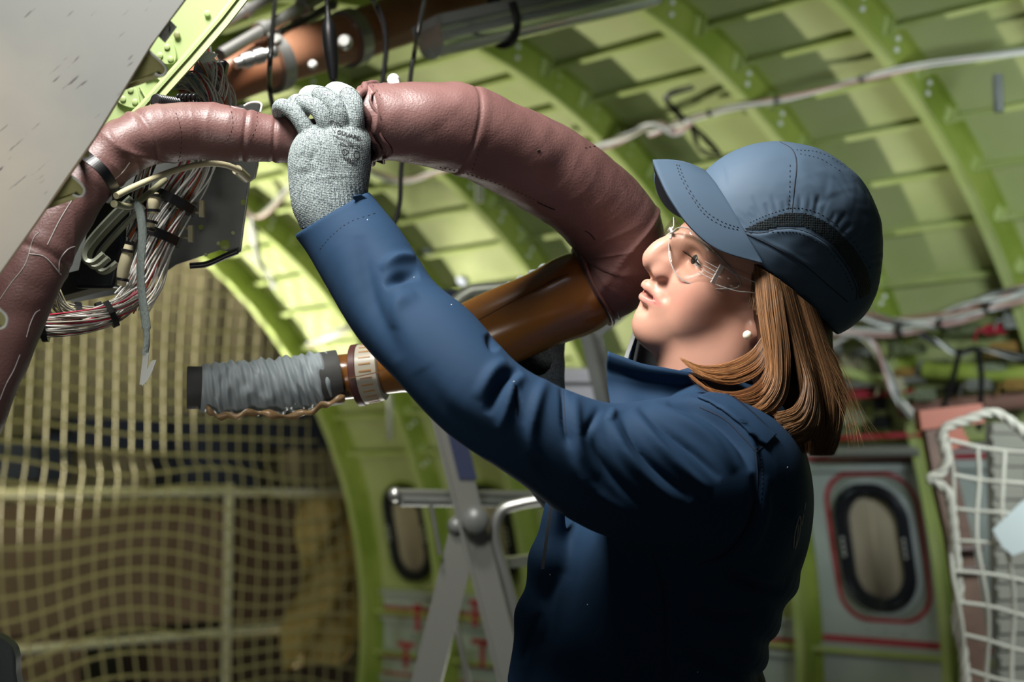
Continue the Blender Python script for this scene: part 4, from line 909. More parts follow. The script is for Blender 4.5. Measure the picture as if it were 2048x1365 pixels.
# chest mark, seen edge on at the back of the shoulder: pale oval and letter strokes
MARK = mat('pale_print', (.42, .42, .38), .7)
surf_lines('back_print', jb, [[(1587, 1096), (1589, 1070), (1598, 1035), (1601, 1045), (1597, 1075), (1590, 1098)], [(1592, 1090), (1597, 1050)], [(1603, 1050), (1607, 1028)], [(1608, 1022), (1611, 1005)]], .0005, MARK, jk, .0003)
# ---- trousers and boots (out of the picture, on the floor)
fl = floorq(1280, 1.5); hip = q3(1280, 1365, 1.5)
g = SDF((-.12, 1.2, fl[2]-.01), (.36, 1.9, -.33), .008, big=.05)
g.chain([hip+DN*.03, hip+DN*.16], [.135, .145], .03)
for sg in (-1, 1):
    h0 = hip+np.array([0, .085*sg, 0])+DN*.17; ft = fl+np.array([.02*sg, .10*sg, 0]); kn = (h0+ft)/2+np.array([-.02, 0, 0]); g.chain([h0, kn, ft-DN*.09], [.105, .078, .072], .03)
TV, TQ = g.mesh(); mkobj('trousers', toworld(TV), TQ, TROUS, person)
for sg in (-1, 1):
    ft = fl+np.array([.02*sg, .10*sg, 0]); g = SDF(ft+np.array([-.24, -.10, -.08]), ft+np.array([.12, .10, .18]), .006, big=.03)
    g.chain([ft-DN*.12, ft-DN*.055, ft-DN*.045+np.array([-.15, 0, 0])], [.055, .052, .045], .02); g.halfspace(ft-DN*.004, DN, .003); V_, Q_ = g.mesh(); mkobj('boot', toworld(V_), Q_, BLACK, person)
# ---- cap
cM = HR; cC = H(-14, 0, 75); cr = np.array((120, 93, 108))*HS
def capdome():
    g = SDF((.13, 1.33, -.02), (.43, 1.68, .25), .0016, big=.02)
    g.ell(cC, cr, cM, .001)
    g.ell(H(-60, 0, 55), np.array((84, 88, 80))*HS, cM, 12*HS)
    # open from below along the rim plane: front centre high, dipping at the back
    p0 = H(0, 0, 34); n = np.cross(H(40, 84, 47)-H(-64, 80, 22), H(40, -84, 47)-H(-64, 80, 22)); 
    if n@(HR@np.array([0, 0, 1])) > 0: n = -n
    g.halfspace(H(40, 84, 45), n, .001)
    g.ell(H(-6, 0, 50), np.array((108, 84, 104))*HS, cM, .001, 'd')
    g.ell(H(90, 0, 15), np.array((60, 75, 64))*HS, cM, .004, 'd')
    return g
g = capdome(); KV, KQ = g.mesh(); del g; KV = laplace(KV, KQ, 2, .5)
rg = random.Random(3)
capf = []
for i in range(26):                                                   # gathers above the mesh
    t = i/25; e = catmull([(1492, 455), (1530, 433), (1590, 424), (1650, 445), (1700, 490), (1735, 540), (1742, 580)], 26)[i]; n_ = np.array([e[0]-1600, e[1]-560]); n_ = n_/np.linalg.norm(n_); ln = rg.uniform(22, 55); b = e+n_*ln
    capf.append(([tuple(e), tuple((e+b)/2+np.array([rg.uniform(-3, 3), 0])), tuple(b)], 4.2, -rg.uniform(.3, 1.0)))
low = [(1484, 462), (1520, 466), (1560, 458), (1600, 460), (1650, 485), (1690, 530), (1712, 575), (1712, 600)]
capf += [(low, 5, 2.2, 'step'), ([(1484, 462), (1540, 487), (1600, 520), (1660, 570), (1695, 600)], 5, .8), ([(1484, 468), (1540, 494), (1598, 528), (1658, 579)], 4, -.6),
          ([(1430, 322), (1445, 340), (1452, 380)], 6, -.8)]
KV = strokes(KV, KQ, capf); kx = pix(KV); KV += vnormals(KV, KQ)*(.0009*vnoise(KV*np.array([1, 1, 1.6]), 55, 3, 21)*np.clip((kx[:, 0]-1480)/120, .25, 1)+.0006*vnoise(KV, 130, 2, 22)*np.exp(-((kx[:, 0]-1640)/70)**2-((kx[:, 1]-385)/40)**2)*1.5)[:, None]
cap_ = mkobj('cap', toworld(KV), KQ, CAPM, person)
# black ventilation mesh strip: faces of its own, set just over the shell
X = pix(KV); N = vnormals(KV, KQ); face = -(N*(KV/np.linalg.norm(KV, axis=1)[:, None])).sum(1) > .02
meshpoly = [tuple(p) for p in catmull([(1488, 457), (1520, 442), (1560, 428), (1588, 424), (1625, 430), (1665, 452), (1705, 492), (1732, 535), (1741, 570), (1738, 590)], 40)]+[tuple(p) for p in catmull([(1716, 600), (1714, 570), (1690, 525), (1655, 482), (1610, 456), (1570, 453), (1530, 460), (1488, 461)], 30)]
inm = inside(X, meshpoly) & face
fk = inm[KQ].all(1)
MESHM = bpy.data.materials.new('black_cap_mesh'); MESHM.use_nodes = True; t_ = MESHM.node_tree; b_ = t_.nodes['Principled BSDF']; b_.inputs['Base Color'].default_value = (.004, .006, .008, 1); b_.inputs['Roughness'].default_value = .5
vo = t_.nodes.new('ShaderNodeTexVoronoi'); vo.inputs['Scale'].default_value = 420; vo.inputs['Randomness'].default_value = .25; tc_ = t_.nodes.new('ShaderNodeTexCoord'); t_.links.new(tc_.outputs['Object'], vo.inputs['Vector'])
rr_ = t_.nodes.new('ShaderNodeValToRGB'); rr_.color_ramp.elements[0].position = .35; rr_.color_ramp.elements[1].position = .62; rr_.color_ramp.elements[0].color = (.002, .003, .004, 1); rr_.color_ramp.elements[1].color = (.006, .014, .018, 1); t_.links.new(vo.outputs['Distance'], rr_.inputs['Fac']); t_.links.new(rr_.outputs['Color'], b_.inputs['Base Color'])
bp_ = t_.nodes.new('ShaderNodeBump'); bp_.inputs['Strength'].default_value = .6; bp_.inputs['Distance'].default_value = .001; t_.links.new(vo.outputs['Distance'], bp_.inputs['Height']); t_.links.new(bp_.outputs['Normal'], b_.inputs['Normal'])
idx = np.unique(KQ[fk]); mp = -np.ones(len(KV), int); mp[idx] = np.arange(len(idx))
mkobj('vent_mesh', toworld(KV[idx]+N[idx]*.0006), mp[KQ[fk]], MESHM, cap_)
cb = bvh_of(cap_)
surf_lines('seam_or_crease', cb, [[(1484, 462), (1440, 390), (1408, 338)], [(1560, 284), (1585, 300), (1593, 330), (1588, 380), (1584, 424)], low, [(1484, 464), (1540, 490), (1600, 524), (1660, 574), (1695, 604)]], .0006, CAPD, cap_, 0)
surf_lines('stitching', cb, [[(1593, 300), (1640, 306), (1690, 335), (1730, 385)], [(1580, 330), (1579, 380), (1576, 420)], [(1600, 308), (1640, 318), (1680, 342)], [(1500, 467), (1560, 464), (1600, 467), (1646, 492), (1684, 536), (1705, 580)], [(1500, 445), (1540, 428), (1588, 416), (1640, 428), (1700, 475), (1742, 540)]], .00045, CAPD, cap_, .0001, dash=(3, 2))
# brim
rootc = [(108, 0, 103), (101, 26, 97), (84, 52, 83), (60, 74, 64), (36, 87, 47)]; outc = [(168, 0, 88), (160, 20, 76), (145, 42, 61), (118, 64, 45), (84, 79, 38), (36, 88, 46)]
def brimpt(u, v):
    a = catmull(rootc, 41)[int(round(abs(v)*40))]; b = catmull(outc, 41)[int(round(abs(v)*40))].copy(); s = 1 if v >= 0 else -1
    if s < 0: b = a+(b-a)*(.86+.14*(1-min(1, abs(v)*4)))
    p = a*(1-u)+b*u; p[2] += 5*math.sin(u*math.pi)*(1-abs(v)); p[1] *= s; return p
V = []; nu, nv = 14, 80
for i in range(nv+1):
    for j in range(nu+1): V.append(brimpt(j/nu, -1+2*i/nv))
V = toworld(HV(V)); Fc = [(i*(nu+1)+j, i*(nu+1)+j+1, (i+1)*(nu+1)+j+1, (i+1)*(nu+1)+j) for i in range(nv) for j in range(nu)]
br = mkobj('brim', V, Fc, CAPM, cap_); bm = bmesh.new(); bm.from_mesh(br.data); bmesh.ops.recalc_face_normals(bm, faces=bm.faces); bm.to_mesh(br.data); bm.free()
md = br.modifiers.new('thick', 'SOLIDIFY'); md.thickness = .0032; md.offset = 0; md = br.modifiers.new('b', 'BEVEL'); md.width = .001; md.segments = 2; md.angle_limit = R_(50)
bb = bvh_of(br); surf_lines('stitching', bb, [[(1352, 332), (1362, 360), (1385, 400), (1410, 432), (1445, 453), (1480, 462)], [(1357, 333), (1368, 362), (1390, 400), (1415, 428), (1447, 447), (1478, 457)]], .00045, CAPD, br, .0018, dash=(3, 2))
# ---- safety glasses
GL = bpy.data.materials.new('clear_polycarbonate'); GL.use_nodes = True; t_ = GL.node_tree; t_.nodes.remove(t_.nodes['Principled BSDF']); N_ = t_.nodes.new; ou = t_.nodes['Material Output']
tr = N_('ShaderNodeBsdfTransparent'); tr.inputs[0].default_value = (.93, .93, .92, 1); gs = N_('ShaderNodeBsdfGlossy'); gs.inputs['Roughness'].default_value = .06; lw = N_('ShaderNodeLayerWeight'); lw.inputs['Blend'].default_value = .3; pw_ = N_('ShaderNodeMath'); pw_.operation = 'POWER'; pw_.inputs[1].default_value = 3; t_.links.new(lw.outputs['Facing'], pw_.inputs[0]); fr_ = N_('ShaderNodeMath'); fr_.operation = 'MULTIPLY_ADD'; fr_.inputs[1].default_value = .5; fr_.inputs[2].default_value = .035; t_.links.new(pw_.outputs[0], fr_.inputs[0]); mx = N_('ShaderNodeMixShader'); t_.links.new(fr_.outputs[0], mx.inputs[0]); t_.links.new(tr.outputs[0], mx.inputs[1]); t_.links.new(gs.outputs[0], mx.inputs[2]); t_.links.new(mx.outputs[0], ou.inputs['Surface'])
EDGE = mat('clear_plastic_edge', (.75, .75, .72), .12, trans=.6, ior=1.3)
gl = empty('safety_glasses', toworld(H(90, 0, 10)[None])[0], person)
def lensx(y): a = abs(y); return 110-.0013*a*a-.0000062*a**4*.55
outl = [(3.5, 24), (6, 34), (28, 41), (49, 35), (61, 26), (67, 14), (64, 2), (57, -8), (48, -11), (40, -8), (34, -3), (24, 4), (16, 11), (8, 17)]
for s in (1, -1):
    oc = catmull(outl+[outl[0]], 60)[:-1]; cyy, czz = oc.mean(0); V = []; rings = 6
    for r in range(rings+1):
        for (y, z) in oc:
            yy = cyy+(y-cyy)*(1-r/rings*.98); zz = czz+(z-czz)*(1-r/rings*.98); V.append((lensx(yy)-.002*zz*zz, yy*s, zz))
    n = len(oc); Fc = [(r*n+i, r*n+(i+1) % n, (r+1)*n+(i+1) % n, (r+1)*n+i) for r in range(rings) for i in range(n)]+[tuple(range(rings*n, rings*n+n))]
    o = mkobj('lens', toworld(HV(V)), Fc, GL, gl); o.matrix_parent_inverse = Matrix.Translation(-gl.location); md = o.modifiers.new('t', 'SOLIDIFY'); md.thickness = .0016; md.offset = 0
    mb = MB(); mb.tube(toworld(HV(np.array(V[:n]))), .0007, 6, closed=True); e = mb.build('lens_edge', EDGE, o, sm=True)
    # temple arm
    ta = [(66, 66, 13), (56, 73, 13), (40, 79, 15), (20, 83, 19), (-8, 84, 14), (-20, 83, 6)]; hh = [11, 9.5, 8, 5, 3.5, 3]
    ta = catmull([(x, y*s, z) for x, y, z in ta], 30); hh = catmull([(v,) for v in hh], 30)[:, 0]; V = []
    for p, h_ in zip(ta, hh): V += [p+np.array((0, 0, h_)), p+np.array((0, 0, -h_))]
    o = mkobj('temple', toworld(HV(V)), [(2*i, 2*i+1, 2*i+3, 2*i+2) for i in range(29)], GL, gl); o.matrix_parent_inverse = Matrix.Translation(-gl.location); md = o.modifiers.new('t', 'SOLIDIFY'); md.thickness = .002; md.offset = 0
    mb = MB()
    for sg in (0, 1): mb.tube(toworld(HV(np.array(V[sg::2]))), .0006, 6)
    mb.build('temple_edge', EDGE, o, sm=True)
    mb = MB(); hc = HV(np.array([(66, 67*s, 13)]))[0]; ax = [HR[:, k]*HS for k in range(3)]; wv = lambda v: v[0]*CX+v[1]*CY+v[2]*CZ
    mb.box(toworld(hc[None])[0], wv(ax[0])*2.5, wv(ax[1])*1.5, wv(ax[2])*11)
    hi = mb.build('hinge', EDGE, o)
    mb = MB()
    for k in range(4): a = HV(np.array([(68, 67*s, 19-4.5*k), (83, 59*s, 19-4.5*k)])); mb.tube(toworld(a), .0005, 5)
    mb.build('hinge_ribs', EDGE, hi)
mb = MB(); mb.tube(toworld(catmull(HV(np.array([(110, 6, 27), (112, 0, 30), (110, -6, 27)])), 12)), .0016, 8); mb.tube(toworld(catmull(HV(np.array([(109, 7, 20), (108, 0, 27), (109, -7, 20)])), 12)), .0012, 8); o = mb.build('nose_bridge', EDGE, gl, sm=True); o.matrix_parent_inverse = Matrix.Translation(-gl.location)
# ---- hair
HAIRM = mat('auburn_hair', (.3, .12, .04), .42, spec=.5, vcol='hair_tone'); 
def strands(locks, r=.00020, seg=3):
    AV = []; AF = []; AC = []; off = 0
    for (L, Rg, n, thick, bulge, cA, cB, spread) in locks:
        K = 22; Lc = catmull(np.array(L, float), K); Rc = catmull(np.array(Rg, float), K); k0 = np.arange(K)/(K-1)
        for s in range(int(n*1.9)):
            t = RNG.random(); clump = round(t*9+.4*math.sin(t*40))/9; tt = t+(clump-t)*.35*k0; tt = np.clip(tt+RNG.normal(0, .035)*k0+RNG.normal(0, .05)*k0*(1-k0), -.06, 1.06)
            q = Lc*(1-tt[:, None])+Rc*tt[:, None]; kz = RNG.random()
            q[:, 2] = q[:, 2]-bulge*np.sin(np.pi*np.clip(tt, 0, 1))+.0022*np.sin(t*31+4*k0)*k0+thick*kz*np.sin(np.pi*np.clip(k0+.15, 0, 1))+.003*kz
            fly = RNG.random() < spread; amp = 10 if fly else 3.2; ph = RNG.uniform(0, 6.28, 2); fr = RNG.uniform(2, 5)
            q[:, 0] += amp*np.sin(fr*k0+ph[0])*k0; q[:, 1] += amp*.6*np.sin(fr*k0+ph[1])*k0
            if fly: q[:, 2] -= .006*k0*RNG.random()
            m = int(K*RNG.uniform(.86, 1.0)) if not fly else int(K*RNG.uniform(.6, 1)); q = q[:m]
            Vc = np.stack([(q[:, 0]-1024)/FPX*q[:, 2], q[:, 2], (682.5-q[:, 1])/FPX*q[:, 2]], 1)
            rr = np.full(m, r*RNG.uniform(.6, 1.25)*(.6 if fly else 1)); rr[-3:] *= np.array([.8, .55, .25])
            V, Fc = tube_mesh(toworld(Vc), rr, seg, False); AV.append(V); AF.append(np.array(Fc)+off); off += len(V)
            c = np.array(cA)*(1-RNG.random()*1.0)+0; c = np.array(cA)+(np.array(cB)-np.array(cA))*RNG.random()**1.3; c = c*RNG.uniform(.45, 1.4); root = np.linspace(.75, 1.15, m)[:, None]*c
            AC.append(np.repeat(np.hstack([root, np.ones((m, 1))]), seg, 0))
    return np.vstack(AV), np.vstack(AF), np.vstack(AC)
BR, GD = (.12, .056, .021), (.37, .195, .088)
locks = [
 # long outer fall at the back
 ([(1590, 585, 1.425), (1615, 680, 1.42), (1640, 770, 1.41), (1652, 850, 1.405), (1612, 925, 1.405)], [(1636, 622, 1.44), (1664, 700, 1.435), (1690, 780, 1.43), (1680, 860, 1.425), (1664, 922, 1.42)], 1700, .03, .010, BR, GD, .06),
 ([(1545, 550, 1.405), (1570, 640, 1.40), (1592, 730, 1.39), (1605, 820, 1.39), (1606, 925, 1.395)], [(1600, 590, 1.43), (1625, 690, 1.42), (1645, 780, 1.41), (1650, 850, 1.405), (1645, 925, 1.405)], 1500, .02, .006, BR, GD, .04),
 # side fall in front of the ear's back half
 ([(1508, 528, 1.425), (1512, 590, 1.41), (1522, 660, 1.395), (1532, 740, 1.385), (1500, 795, 1.375), (1468, 812, 1.37)], [(1560, 560, 1.41), (1572, 640, 1.395), (1580, 720, 1.385), (1572, 790, 1.375), (1545, 825, 1.37), (1518, 828, 1.365)], 1500, .018, .006, BR, (.46, .22, .09), .03),
 # forward sweep under the jaw, ends lying on the collar
 ([(1525, 672, 1.42), (1500, 705, 1.41), (1455, 728, 1.40), (1400, 733, 1.395), (1352, 712, 1.40)], [(1545, 700, 1.40), (1520, 745, 1.39), (1470, 768, 1.38), (1420, 760, 1.375), (1380, 738, 1.38)], 800, .012, .004, BR, (.50, .23, .09), .03),
 ([(1540, 700, 1.395), (1520, 760, 1.38), (1470, 785, 1.37), (1410, 775, 1.368), (1370, 742, 1.375)], [(1560, 740, 1.39), (1545, 795, 1.375), (1500, 812, 1.365), (1450, 800, 1.36), (1405, 775, 1.365)], 700, .010, .003, BR, (.46, .20, .08), .05),
 # curl from the back fall towards the shoulder
 ([(1590, 690, 1.40), (1608, 760, 1.385), (1590, 815, 1.37), (1540, 830, 1.365)], [(1625, 740, 1.40), (1640, 810, 1.385), (1625, 870, 1.375), (1572, 905, 1.375)], 700, .010, .004, BR, GD, .05),
 # loose flyaways round the outline
 ([(1600, 700, 1.40), (1650, 760, 1.40), (1690, 840, 1.40), (1700, 930, 1.40)], [(1640, 660, 1.43), (1690, 740, 1.42), (1725, 830, 1.42), (1770, 900, 1.42)], 45, .02, .0, BR, (.5, .28, .13), 1.0),
 # wisps at the temple
 ([(1500, 522, 1.43), (1504, 560, 1.428), (1500, 610, 1.425)], [(1516, 525, 1.425), (1520, 580, 1.42), (1518, 640, 1.415)], 120, .003, .001, BR, GD, .2),
 # far side hair seen under the chin
 ([(1350, 690, 1.56), (1335, 712, 1.56), (1325, 735, 1.56)], [(1400, 700, 1.58), (1385, 730, 1.58), (1370, 755, 1.58)], 250, .01, .002, BR, GD, .02),
]
V, Fc, Cc = strands(locks)
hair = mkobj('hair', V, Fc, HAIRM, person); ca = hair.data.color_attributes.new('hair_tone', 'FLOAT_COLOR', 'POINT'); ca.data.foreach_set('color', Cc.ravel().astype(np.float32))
g = SDF((.12, 1.36, -.16), (.37, 1.66, .15), .003, big=.03)
g.chain(L3([(1560, 570, 1.47), (1585, 660, 1.48), (1605, 740, 1.47), (1625, 820, 1.455), (1628, 880, 1.44)]), [.036, .033, .028, .018, .008], .01, n=14)
g.chain(L3([(1530, 560, 1.45), (1550, 640, 1.44), (1555, 720, 1.425), (1530, 780, 1.405)]), [.016, .018, .014, .010], .01, n=12)
g.ell(H(-34, 0, 28), np.array((62, 74, 62))*HS, HR, .01); g.chain(L3([(1610, 640, 1.56), (1620, 740, 1.56), (1615, 830, 1.54)]), [.030, .025, .012], .01); g.chain(L3([(1560, 700, 1.44), (1590, 790, 1.42), (1600, 860, 1.41)]), [.016, .014, .008], .008)
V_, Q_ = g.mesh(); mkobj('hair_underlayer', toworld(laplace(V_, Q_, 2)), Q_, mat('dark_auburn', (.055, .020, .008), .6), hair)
# ---- gloves
def knit():
    m = bpy.data.materials.new('grey_knit_glove'); m.use_nodes = True; t = m.node_tree; b = t.nodes['Principled BSDF']; N = t.nodes.new; L = t.links.new; b.inputs['Roughness'].default_value = .85; b.inputs['Specular IOR Level'].default_value = .25
    tc = N('ShaderNodeTexCoord'); mp = N('ShaderNodeMapping'); mp.inputs['Rotation'].default_value = (0, R_(6), 0); L(tc.outputs['Object'], mp.inputs['Vector'])
    def wave(axis, sc):
        wv = N('ShaderNodeTexWave'); wv.wave_type = 'BANDS'; wv.bands_direction = axis; wv.inputs['Scale'].default_value = sc; wv.inputs['Distortion'].default_value = 1.2; wv.inputs['Detail'].default_value = 1; wv.inputs['Detail Scale'].default_value = 30; L(mp.outputs['Vector'], wv.inputs['Vector']); return wv
    wx, wz = wave('X', 190), wave('Z', 190); mu = N('ShaderNodeMath'); mu.operation = 'MULTIPLY'; L(wx.outputs['Fac'], mu.inputs[0]); L(wz.outputs['Fac'], mu.inputs[1])
    n = N('ShaderNodeTexNoise'); n.inputs['Scale'].default_value = 700; n.inputs['Detail'].default_value = 1; L(mp.outputs['Vector'], n.inputs['Vector'])
    th = N('ShaderNodeMath'); th.operation = 'MULTIPLY_ADD'; L(mu.outputs[0], th.inputs[0]); th.inputs[1].default_value = .45; L(n.outputs['Fac'], th.inputs[2])
    r = N('ShaderNodeValToRGB'); e = r.color_ramp.elements; e[0].position = .44; e[0].color = (.05, .06, .065, 1); e[1].position = .56; e[1].color = (.19, .225, .225, 1); e2 = r.color_ramp.elements.new(.85); e2.color = (.30, .345, .34, 1); L(th.outputs[0], r.inputs['Fac']); L(r.outputs['Color'], b.inputs['Base Color'])
    bp = N('ShaderNodeBump'); bp.inputs['Strength'].default_value = .6; bp.inputs['Distance'].default_value = .0008; L(mu.outputs[0], bp.inputs['Height']); L(bp.outputs['Normal'], b.inputs['Normal']); return m
KNIT = knit(); COAT = mat('grey_glove_coating', (.26, .30, .295), .55, bump=.3, bscale=1500, bdist=.0003)
g = SDF(q3(535, 470, 1.50)+np.array([0, -.12, 0]), q3(745, 140, 1.45)+np.array([0, .10, 0]), .00105, big=.012)
def fin(pts, k=.003): g.chain(L3(pts), [rp(p[3], p[2]) for p in pts], k, n=26)
# back of the hand and wrist
fin([(664, 282, 1.428, 32), (660, 308, 1.426, 35), (657, 340, 1.426, 36), (655, 375, 1.427, 38), (657, 400, 1.428, 42), (664, 420, 1.430, 47), (668, 455, 1.432, 52)], .012)
fin([(636, 290, 1.430, 23), (626, 325, 1.430, 25), (629, 380, 1.430, 24), (644, 425, 1.43, 30)], .018)
fin([(696, 278, 1.430, 24), (694, 308, 1.430, 24), (689, 350, 1.43, 24), (683, 395, 1.43, 25)], .018)
# fingers: little, ring, middle, fore
fin([(634, 298, 1.428, 18), (612, 258, 1.423, 16.5), (592, 230, 1.423, 15.5), (567, 212, 1.428, 14.5), (558, 220, 1.450, 14), (564, 245, 1.475, 13)], .0016)
fin([(660, 285, 1.426, 18), (650, 245, 1.416, 16), (634, 219, 1.417, 15.5), (608, 206, 1.426, 15), (588, 207, 1.445, 15), (588, 232, 1.480, 14)], .0016)
fin([(686, 282, 1.426, 19), (682, 238, 1.415, 17), (667, 207, 1.418, 17), (640, 191, 1.430, 16.5), (614, 192, 1.448, 16), (608, 224, 1.488, 14)], .0016)
fin([(706, 282, 1.428, 20), (711, 240, 1.420, 18), (706, 206, 1.424, 18.5), (688, 188, 1.437, 17.5), (666, 184, 1.455, 16), (655, 218, 1.49, 14)], .0016)
# thumb under the pipe
fin([(702, 330, 1.432, 22), (712, 322, 1.455, 20), (700, 318, 1.485, 18), (672, 316, 1.498, 16), (650, 312, 1.50, 14)], .008)
GV, GQ = g.mesh(); GV = laplace(GV, GQ, 1, .5)
GV = strokes(GV, GQ, [([(586, 318), (610, 314), (640, 318)], 7, -.6), ([(586, 332), (606, 334), (630, 330)], 7, .6), ([(586, 346), (606, 349), (630, 345)], 6, -.5), ([(595, 362), (640, 356), (700, 350), (715, 356)], 4, .4), ([(625, 350), (622, 330), (628, 300)], 5, -1.2), ([(618, 250), (632, 262), (642, 276)], 6, -1.2)])
gx = pix(GV); GV += vnormals(GV, GQ)*(.0004*vnoise(GV, 60, 2, 4)+.00045*np.clip((gx[:, 1]-348)/20, 0, 1)*np.cos((gx[:, 0]-(gx[:, 1]-350)*.12)*2*np.pi/8.5)*(.55+.45*np.cos(gx[:, 1]*2*np.pi/8)))[:, None]
gv = mkobj('glove', toworld(GV), GQ, KNIT, person); gv['label'] = 'grey knit glove gripping the top of the duct'
gb = bvh_of(gv)
# coated fingertips: the same skin, lifted a hair, on the parts of the fingers turned over the pipe
X = pix(GV); tipm = (X[:, 1] < 215+.10*(X[:, 0]-560)) & (GV[:, 1] > 1.4245) & (X[:, 0] > 585); fk = tipm[GQ].all(1)
if fk.any():
    idx = np.unique(GQ[fk]); mp = -np.ones(len(GV), int); mp[idx] = np.arange(len(idx)); GN = vnormals(GV, GQ); mkobj('fingertip_coating', toworld(GV[idx]+GN[idx]*.0004), mp[GQ[fk]], COAT, gv)
# ribbed cuff of the glove
rib = []
for k in range(9): x = 604+k*13; rib.append(([(x+6, 372), (x+4, 395), (x+10, 425)], 3.2, 1.0))
INK = mat('black_glove_print', (.012, .012, .014), .7)
surf_lines('print', gb, [
 [(661, 243), (663, 241), (668, 243), (670, 256)], [(661, 243), (662, 252), (668, 263), (670, 265)], [(665, 244), (667, 256)], [(668, 242), (671, 256)], [(672, 243), (675, 256)], [(674, 243), (679, 250), (682, 257)], [(680, 250), (684, 253), (686, 258)], [(668, 262), (671, 266)]], .00028, INK, gv, .0002)
def on_glove(txt, x0, y0, x1, y1, hpx, bold=.0):
    cu = bpy.data.curves.new('t', 'FONT'); cu.body = txt; cu.size = 1; cu.resolution_u = 3; cu.offset = bold; to = bpy.data.objects.new('t', cu); COL.objects.link(to); bpy.context.view_layer.update()
    me = bpy.data.meshes.new_from_object(to.evaluated_get(bpy.context.evaluated_depsgraph_get())); bpy.data.objects.remove(to)
    bm = bmesh.new(); bm.from_mesh(me); bmesh.ops.triangulate(bm, faces=bm.faces); bm.to_mesh(me); bm.free()
    W_ = max(v.co.x for v in me.vertices); d = np.array([x1-x0, y1-y0], float); Lp = np.hypot(*d); d /= Lp; n = np.array([d[1], -d[0]]); o = Vector(CAM.tolist()); V = []
    for v in me.vertices:
        p = np.array([x0, y0])+d*(v.co.x/W_*Lp)+n*(v.co.y*hpx/.72); h = gb.ray_cast(o, Vector((P(p[0], p[1], 1)-CAM).tolist()).normalized()); V.append(np.array(h[0]+h[1]*.0004) if h[0] else P(p[0], p[1], 1.40))
    r = mkobj('print', V, [tuple(p.vertices) for p in me.polygons], INK, gv, sm=False); md = r.modifiers.new('t', 'SOLIDIFY'); md.thickness = .0002; md.offset = 1
on_glove('GUUARD', 673, 267, 720, 281, 7.5, .01); on_glove('MEGASAFE XTRA', 666, 273, 724, 297, 4); on_glove('EN 388', 679, 288, 706, 294, 4.5); on_glove('4X43D', 685, 317, 713, 325, 4.5, .01); on_glove('TAEKI', 691, 323, 710, 330, 4)
surf_lines('print', gb, [[(681, 291), (697, 294), (697, 302), (693, 308), (688, 310), (683, 303), (681, 291)], [(684, 302), (689, 298), (694, 301)], [(688, 296), (689, 306)], [(709, 302), (718, 304), (717, 316), (708, 314), (709, 302)], [(712, 296), (716, 299)]], .00024, INK, gv, .0002)
# far glove
g = SDF(q3(980, 900, 1.62)+np.array([-.01, 0, -.02]), q3(1180, 520, 1.62)+np.array([.02, .16, .03]), .0018, big=.015)
def fin(pts, k=.004): g.chain(L3(pts), [rp(p[3], p[2]) for p in pts], k, n=22)
fin([(1088, 870, 1.668, 38), (1082, 800, 1.664, 40), (1076, 750, 1.655, 42), (1076, 715, 1.645, 44)], .01); fin([(1100, 690, 1.650, 22), (1060, 712, 1.640, 28)], .01)
for k, (x, y) in enumerate(((1118, 660), (1096, 672), (1073, 684), (1050, 696))): fin([(x-8, y+22, 1.645, 18), (x+2, y-6, 1.668, 16), (x-2, y-50, 1.682, 15), (x-16, y-90, 1.678, 14), (x-30, y-120, 1.655, 13)])
fin([(1062, 735, 1.635, 20), (1048, 730, 1.600, 15), (1036, 722, 1.583, 12)], .006)
V_, Q_ = g.mesh(); o = mkobj('glove', toworld(laplace(V_, Q_, 1)), Q_, KNIT, person); o['label'] = 'grey knit glove holding the orange tube from below'
# ================================================================== foreground: wrapped ducts
WRAP = mat('brown_duct_wrap', (0.118, 0.058, 0.053), 0.44, spec=0.4, col2=(0.138, 0.070, 0.064), cscale=9, bump=0.55, bscale=420, bdist=.0008, rvar=.06)
def wr(bends, amp=.0012, seed=1, seams=(), side=None):
    """wrinkles round a bend: bends = (u centre, spread, height), ridges run round the pipe and are deepest on the inside of the bend"""
    rg = np.random.default_rng(seed)
    def f(u, D, s, p):
        rw = 1-np.abs(vnoise(p, 16, 1, seed+20)); o = amp*vnoise(p, 26, 3, seed)+amp*.35*vnoise(p, 90, 2, seed+1)+amp*.9*np.clip((rw-.80)/.2, 0, 1)**2
        for (uc, sp, h, inn) in bends:
            wgt = np.exp(-((u-uc)/sp)**2)*np.clip((D@np.array(inn))*.9+.15+.25*vnoise(p, 14, 1, seed+3), 0, 1)
            ph = s*rg.uniform(230, 300)+2.4*vnoise(p, 26, 2, seed+7)+5*vnoise(p, 9, 1, seed+9); r = 1-np.abs(np.sin(ph*.5)); o = o+h*wgt*(r**1.6-.35)*(.6+.5*vnoise(p, 18, 1, seed+5))
        for us in seams: o = o-.0012*np.exp(-((u-us)/.004)**2)+.0006*np.exp(-((u-us-.012)/.008)**2)
        return o
    return f
def path(L): return [P(x, y, d) for x, y, d, r in L], [rp(r, d) for x, y, d, r in L]
root = empty('small_wrapped_duct', P(400, 262, 1.45)); tag(root, 'slim brown wrapped duct bending from the lower left corner up to the glove', 'duct')
def put(o, root=None):
    r = root or o.parent; o.matrix_parent_inverse = Matrix.Translation(-r.location); return o
A1 = [(-150, 1010, 1.27, 66), (-60, 830, 1.30, 66), (12, 665, 1.33, 62), (66, 548, 1.35, 60), (115, 450, 1.37, 58), (163, 372, 1.39, 57), (222, 312, 1.41, 57), (300, 272, 1.43, 58), (390, 262, 1.45, 60), (470, 270, 1.455, 56), (530, 277, 1.46, 47), (590, 281, 1.465, 43), (650, 276, 1.468, 42), (705, 264, 1.47, 44), (735, 256, 1.47, 52)]
